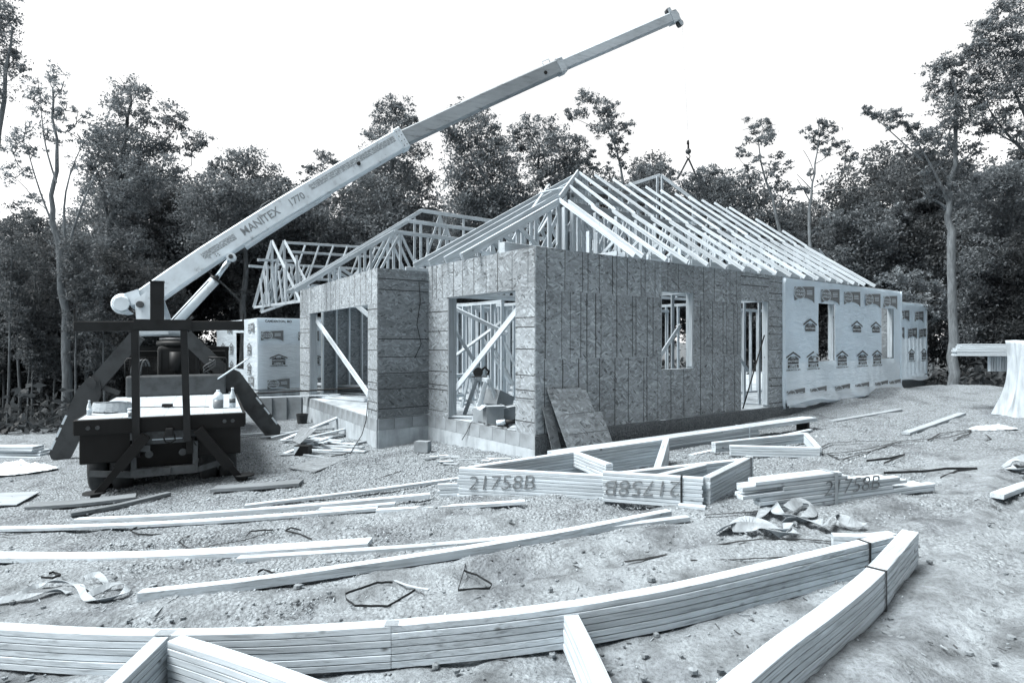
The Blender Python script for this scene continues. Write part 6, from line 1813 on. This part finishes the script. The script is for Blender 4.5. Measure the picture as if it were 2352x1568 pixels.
tree('rounded dark tree behind the far end of the house', 30, [(2020, 900), (2020, 700), (2020, 540)], .24,
     [(1990, 490, 26), (2020, 500, 26), (2060, 490, 26), (1950, 500, 24), (1920, 510, 24), (2090, 480, 26), (2120, 490, 28), (1970, 530, 40), (2020, 540, 44), (2080, 530, 44), (2130, 530, 40), (1920, 550, 40), (1980, 590, 50), (2050, 590, 54), (2120, 590, 50), (1930, 610, 44), (2000, 650, 50), (2080, 650, 54), (2140, 640, 46), (2060, 710, 50), (2140, 710, 48), (2100, 770, 50)], 1.2, LEAFS)
tree('pale flowering understorey tree right of the house wrap', 26.5, [(2110, 905), (2105, 760), (2090, 660)], .07,
     [(2060, 625, 22), (2095, 635, 24), (2035, 645, 20), (2125, 650, 24), (2075, 665, 28), (2150, 665, 22), (2035, 680, 18), (2110, 690, 26), (2165, 690, 20), (2150, 725, 22), (2185, 720, 18)], .75, LEAFP, BARKP, name='dogwood_tree')

# --- the wood behind: fuller trees in rows, built once per kind and copied
def filler(label, seed, h, hw, base, mat, cover, bark=None):
    tr_.seed(seed)
    # built on a plain sight line at 30 m, then moved
    k = F / 30
    return tree(label, 30, [(1176, 784 + EYE * k), (1176 + tr_.uniform(-10, 10), 784 - h * k * .4), (1176 + tr_.uniform(-15, 15), 784 - h * k * .85)], .2,
                blob(1176, 784 - h * k, 784 - base * k, hw * k, 30, 46), cover, mat, bark, 6.0, 'trees of the wood behind the site')
def copy_tree(o, loc, rz, s, label):
    c = o.copy(); COL.objects.link(c)
    c.matrix_basis = Matrix.Translation(loc) @ Matrix.Rotation(rz, 4, 'Z') @ Matrix.Diagonal((s[0], s[0], s[1], 1))
    c['label'] = label
    for ch in o.children:
        d = ch.copy(); COL.objects.link(d); d.parent = c
    return c
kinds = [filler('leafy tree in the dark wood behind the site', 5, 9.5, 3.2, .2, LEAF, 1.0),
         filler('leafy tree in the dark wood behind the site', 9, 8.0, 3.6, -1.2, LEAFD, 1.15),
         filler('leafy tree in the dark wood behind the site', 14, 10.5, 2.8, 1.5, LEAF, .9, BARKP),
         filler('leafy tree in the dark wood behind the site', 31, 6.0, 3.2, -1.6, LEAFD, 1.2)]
fr = random.Random(8)
spots = []
def row(u0, u1, d, n, hs, kset, jd=2.0):
    for i in range(n):
        u = u0 + (u1 - u0) * (i + fr.uniform(.2, .8)) / n; dd = d + fr.uniform(-jd, jd)
        spots.append(((u - CX) / F * dd, dd, fr.choice(kset), fr.uniform(*hs)))
row(-150, 330, 22.5, 8, (.5, .7), (1, 3, 3), 1); row(-150, 420, 26, 8, (.55, .75), (1, 3, 1), 1); row(-200, 250, 30, 3, (.6, .75), (0, 2)); row(250, 700, 30, 5, (.8, 1.0), (0, 1, 2)); row(-250, 300, 38, 4, (.7, .85), (0, 2)); row(300, 800, 38, 5, (1.0, 1.15), (0, 1, 2))
row(560, 1300, 34, 8, (.9, 1.05), (0, 1, 3)); row(500, 1500, 42, 9, (1.0, 1.2), (0, 1, 2)); row(1250, 2000, 40, 8, (.95, 1.1), (1, 0, 3)); row(1500, 2100, 48, 6, (1.0, 1.2), (0, 1))
row(1950, 2500, 32, 6, (.8, 1.0), (1, 0, 3)); row(2000, 2600, 38, 6, (1.0, 1.2), (0, 1, 2)); row(2270, 2560, 25, 4, (.5, .7), (3, 1), 1)
row(-400, 350, 62, 5, (.8, 1.0), (0, 2), 5); row(350, 2800, 62, 15, (1.2, 1.45), (0, 1, 2), 5)
# unseen trees added right and behind the camera to shade the long wall
RING = [(20, 11), (19, 6.5), (18, 2), (16, -2.5), (13, -6.5), (9, -9.5), (4.5, -11.5), (0, -12.5), (-4.5, -13), (-9, -13.5), (23, 9), (22.5, 4), (21, -1), (18, -6), (14, -10), (8.5, -13.5), (3, -16), (-3, -17), (25, 14), (-12, -16)]
for (x, y) in RING:
    spots.append((x + fr.uniform(-.8, .8), y + fr.uniform(-.8, .8), fr.choice((0, 1, 2)), fr.uniform(1.35, 1.7)))
used = set()
for (x, y, k, s) in spots:
    loc = V((x, y, gz(x, y) - .15)); rz = fr.uniform(0, 6.28); sc = (s * fr.uniform(.85, 1.1), s)
    zone = ('leafy tree added outside the picture to shade the long wall' if y < 15 and (y < 0 or x > 15) else 'leafy tree deep in the wood, seen through the front trees' if y > 50 else
            'leafy tree in the dark wood behind the boom truck' if x < -8 else 'leafy tree in the dark wood behind the house roof' if x < 13 else 'leafy tree in the dark wood right of the house')
    zone = zone.replace('leafy tree', ('leafy tree', 'dense dark tree', 'tall pale trunked tree', 'low bushy tree')[k])
    if k not in used:
        used.add(k); kinds[k].matrix_basis = Matrix.Translation(loc) @ Matrix.Rotation(rz, 4, 'Z') @ Matrix.Diagonal((sc[0], sc[0], sc[1], 1)); kinds[k]['label'] = zone
    else: copy_tree(kinds[k], loc, rz, sc, zone)
# --- slim trunks standing at the edge of the wood on the left
for i, (u, vb, vt, r, pale, lean) in enumerate(((18, 985, 500, .05, 0, 12), (45, 975, 560, .06, 1, -8), (72, 970, 520, .05, 0, 15), (98, 968, 600, .07, 1, -12), (172, 965, 560, .06, 0, 10), (195, 960, 620, .05, 1, 6), (120, 975, 650, .04, 0, 22), (8, 980, 620, .06, 1, 4), (240, 955, 640, .05, 0, -6), (60, 980, 700, .04, 1, 20))):
    d = 18.5 + (i % 4) * .8
    tree('slim sapling trunk at the left edge of the wood', d, [(u, vb), (u + lean * .4, (vb + vt) / 2), (u + lean, vt)], r,
         [(u + lean + fr.uniform(-25, 25), vt + fr.uniform(-10, 220), 30) for _ in range(9)], .6, LEAF, BARK, group='saplings at the left edge of the wood', name='sapling')
# --- low growth along the edge of the wood
def undergrowth():
    n = 24000; x = NPR.uniform(-24, 26, n); y = NPR.uniform(0, 1, n)
    edge = np.where(x < -12.4, 17.8 + .12 * (x + 14), np.where(x > 17.2, 22.5 - .1 * (x - 14), 29.0))
    y = edge + y ** 1.4 * 9
    hgt = .3 + 2.2 * NPR.rand(n) ** 1.6 * np.clip(.55 + .6 * vnoise(x * .5, y * .5, 3), .1, 1.3)
    # keep clear of the house and the yard
    z = ground_np(x, y) + hgt * NPR.rand(n)
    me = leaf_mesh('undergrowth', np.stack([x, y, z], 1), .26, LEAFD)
    o = bpy.data.objects.new('undergrowth', me); put(o)
    tag(o, 'dark undergrowth along the edge of the wood', 'undergrowth', None, 'stuff')
undergrowth()
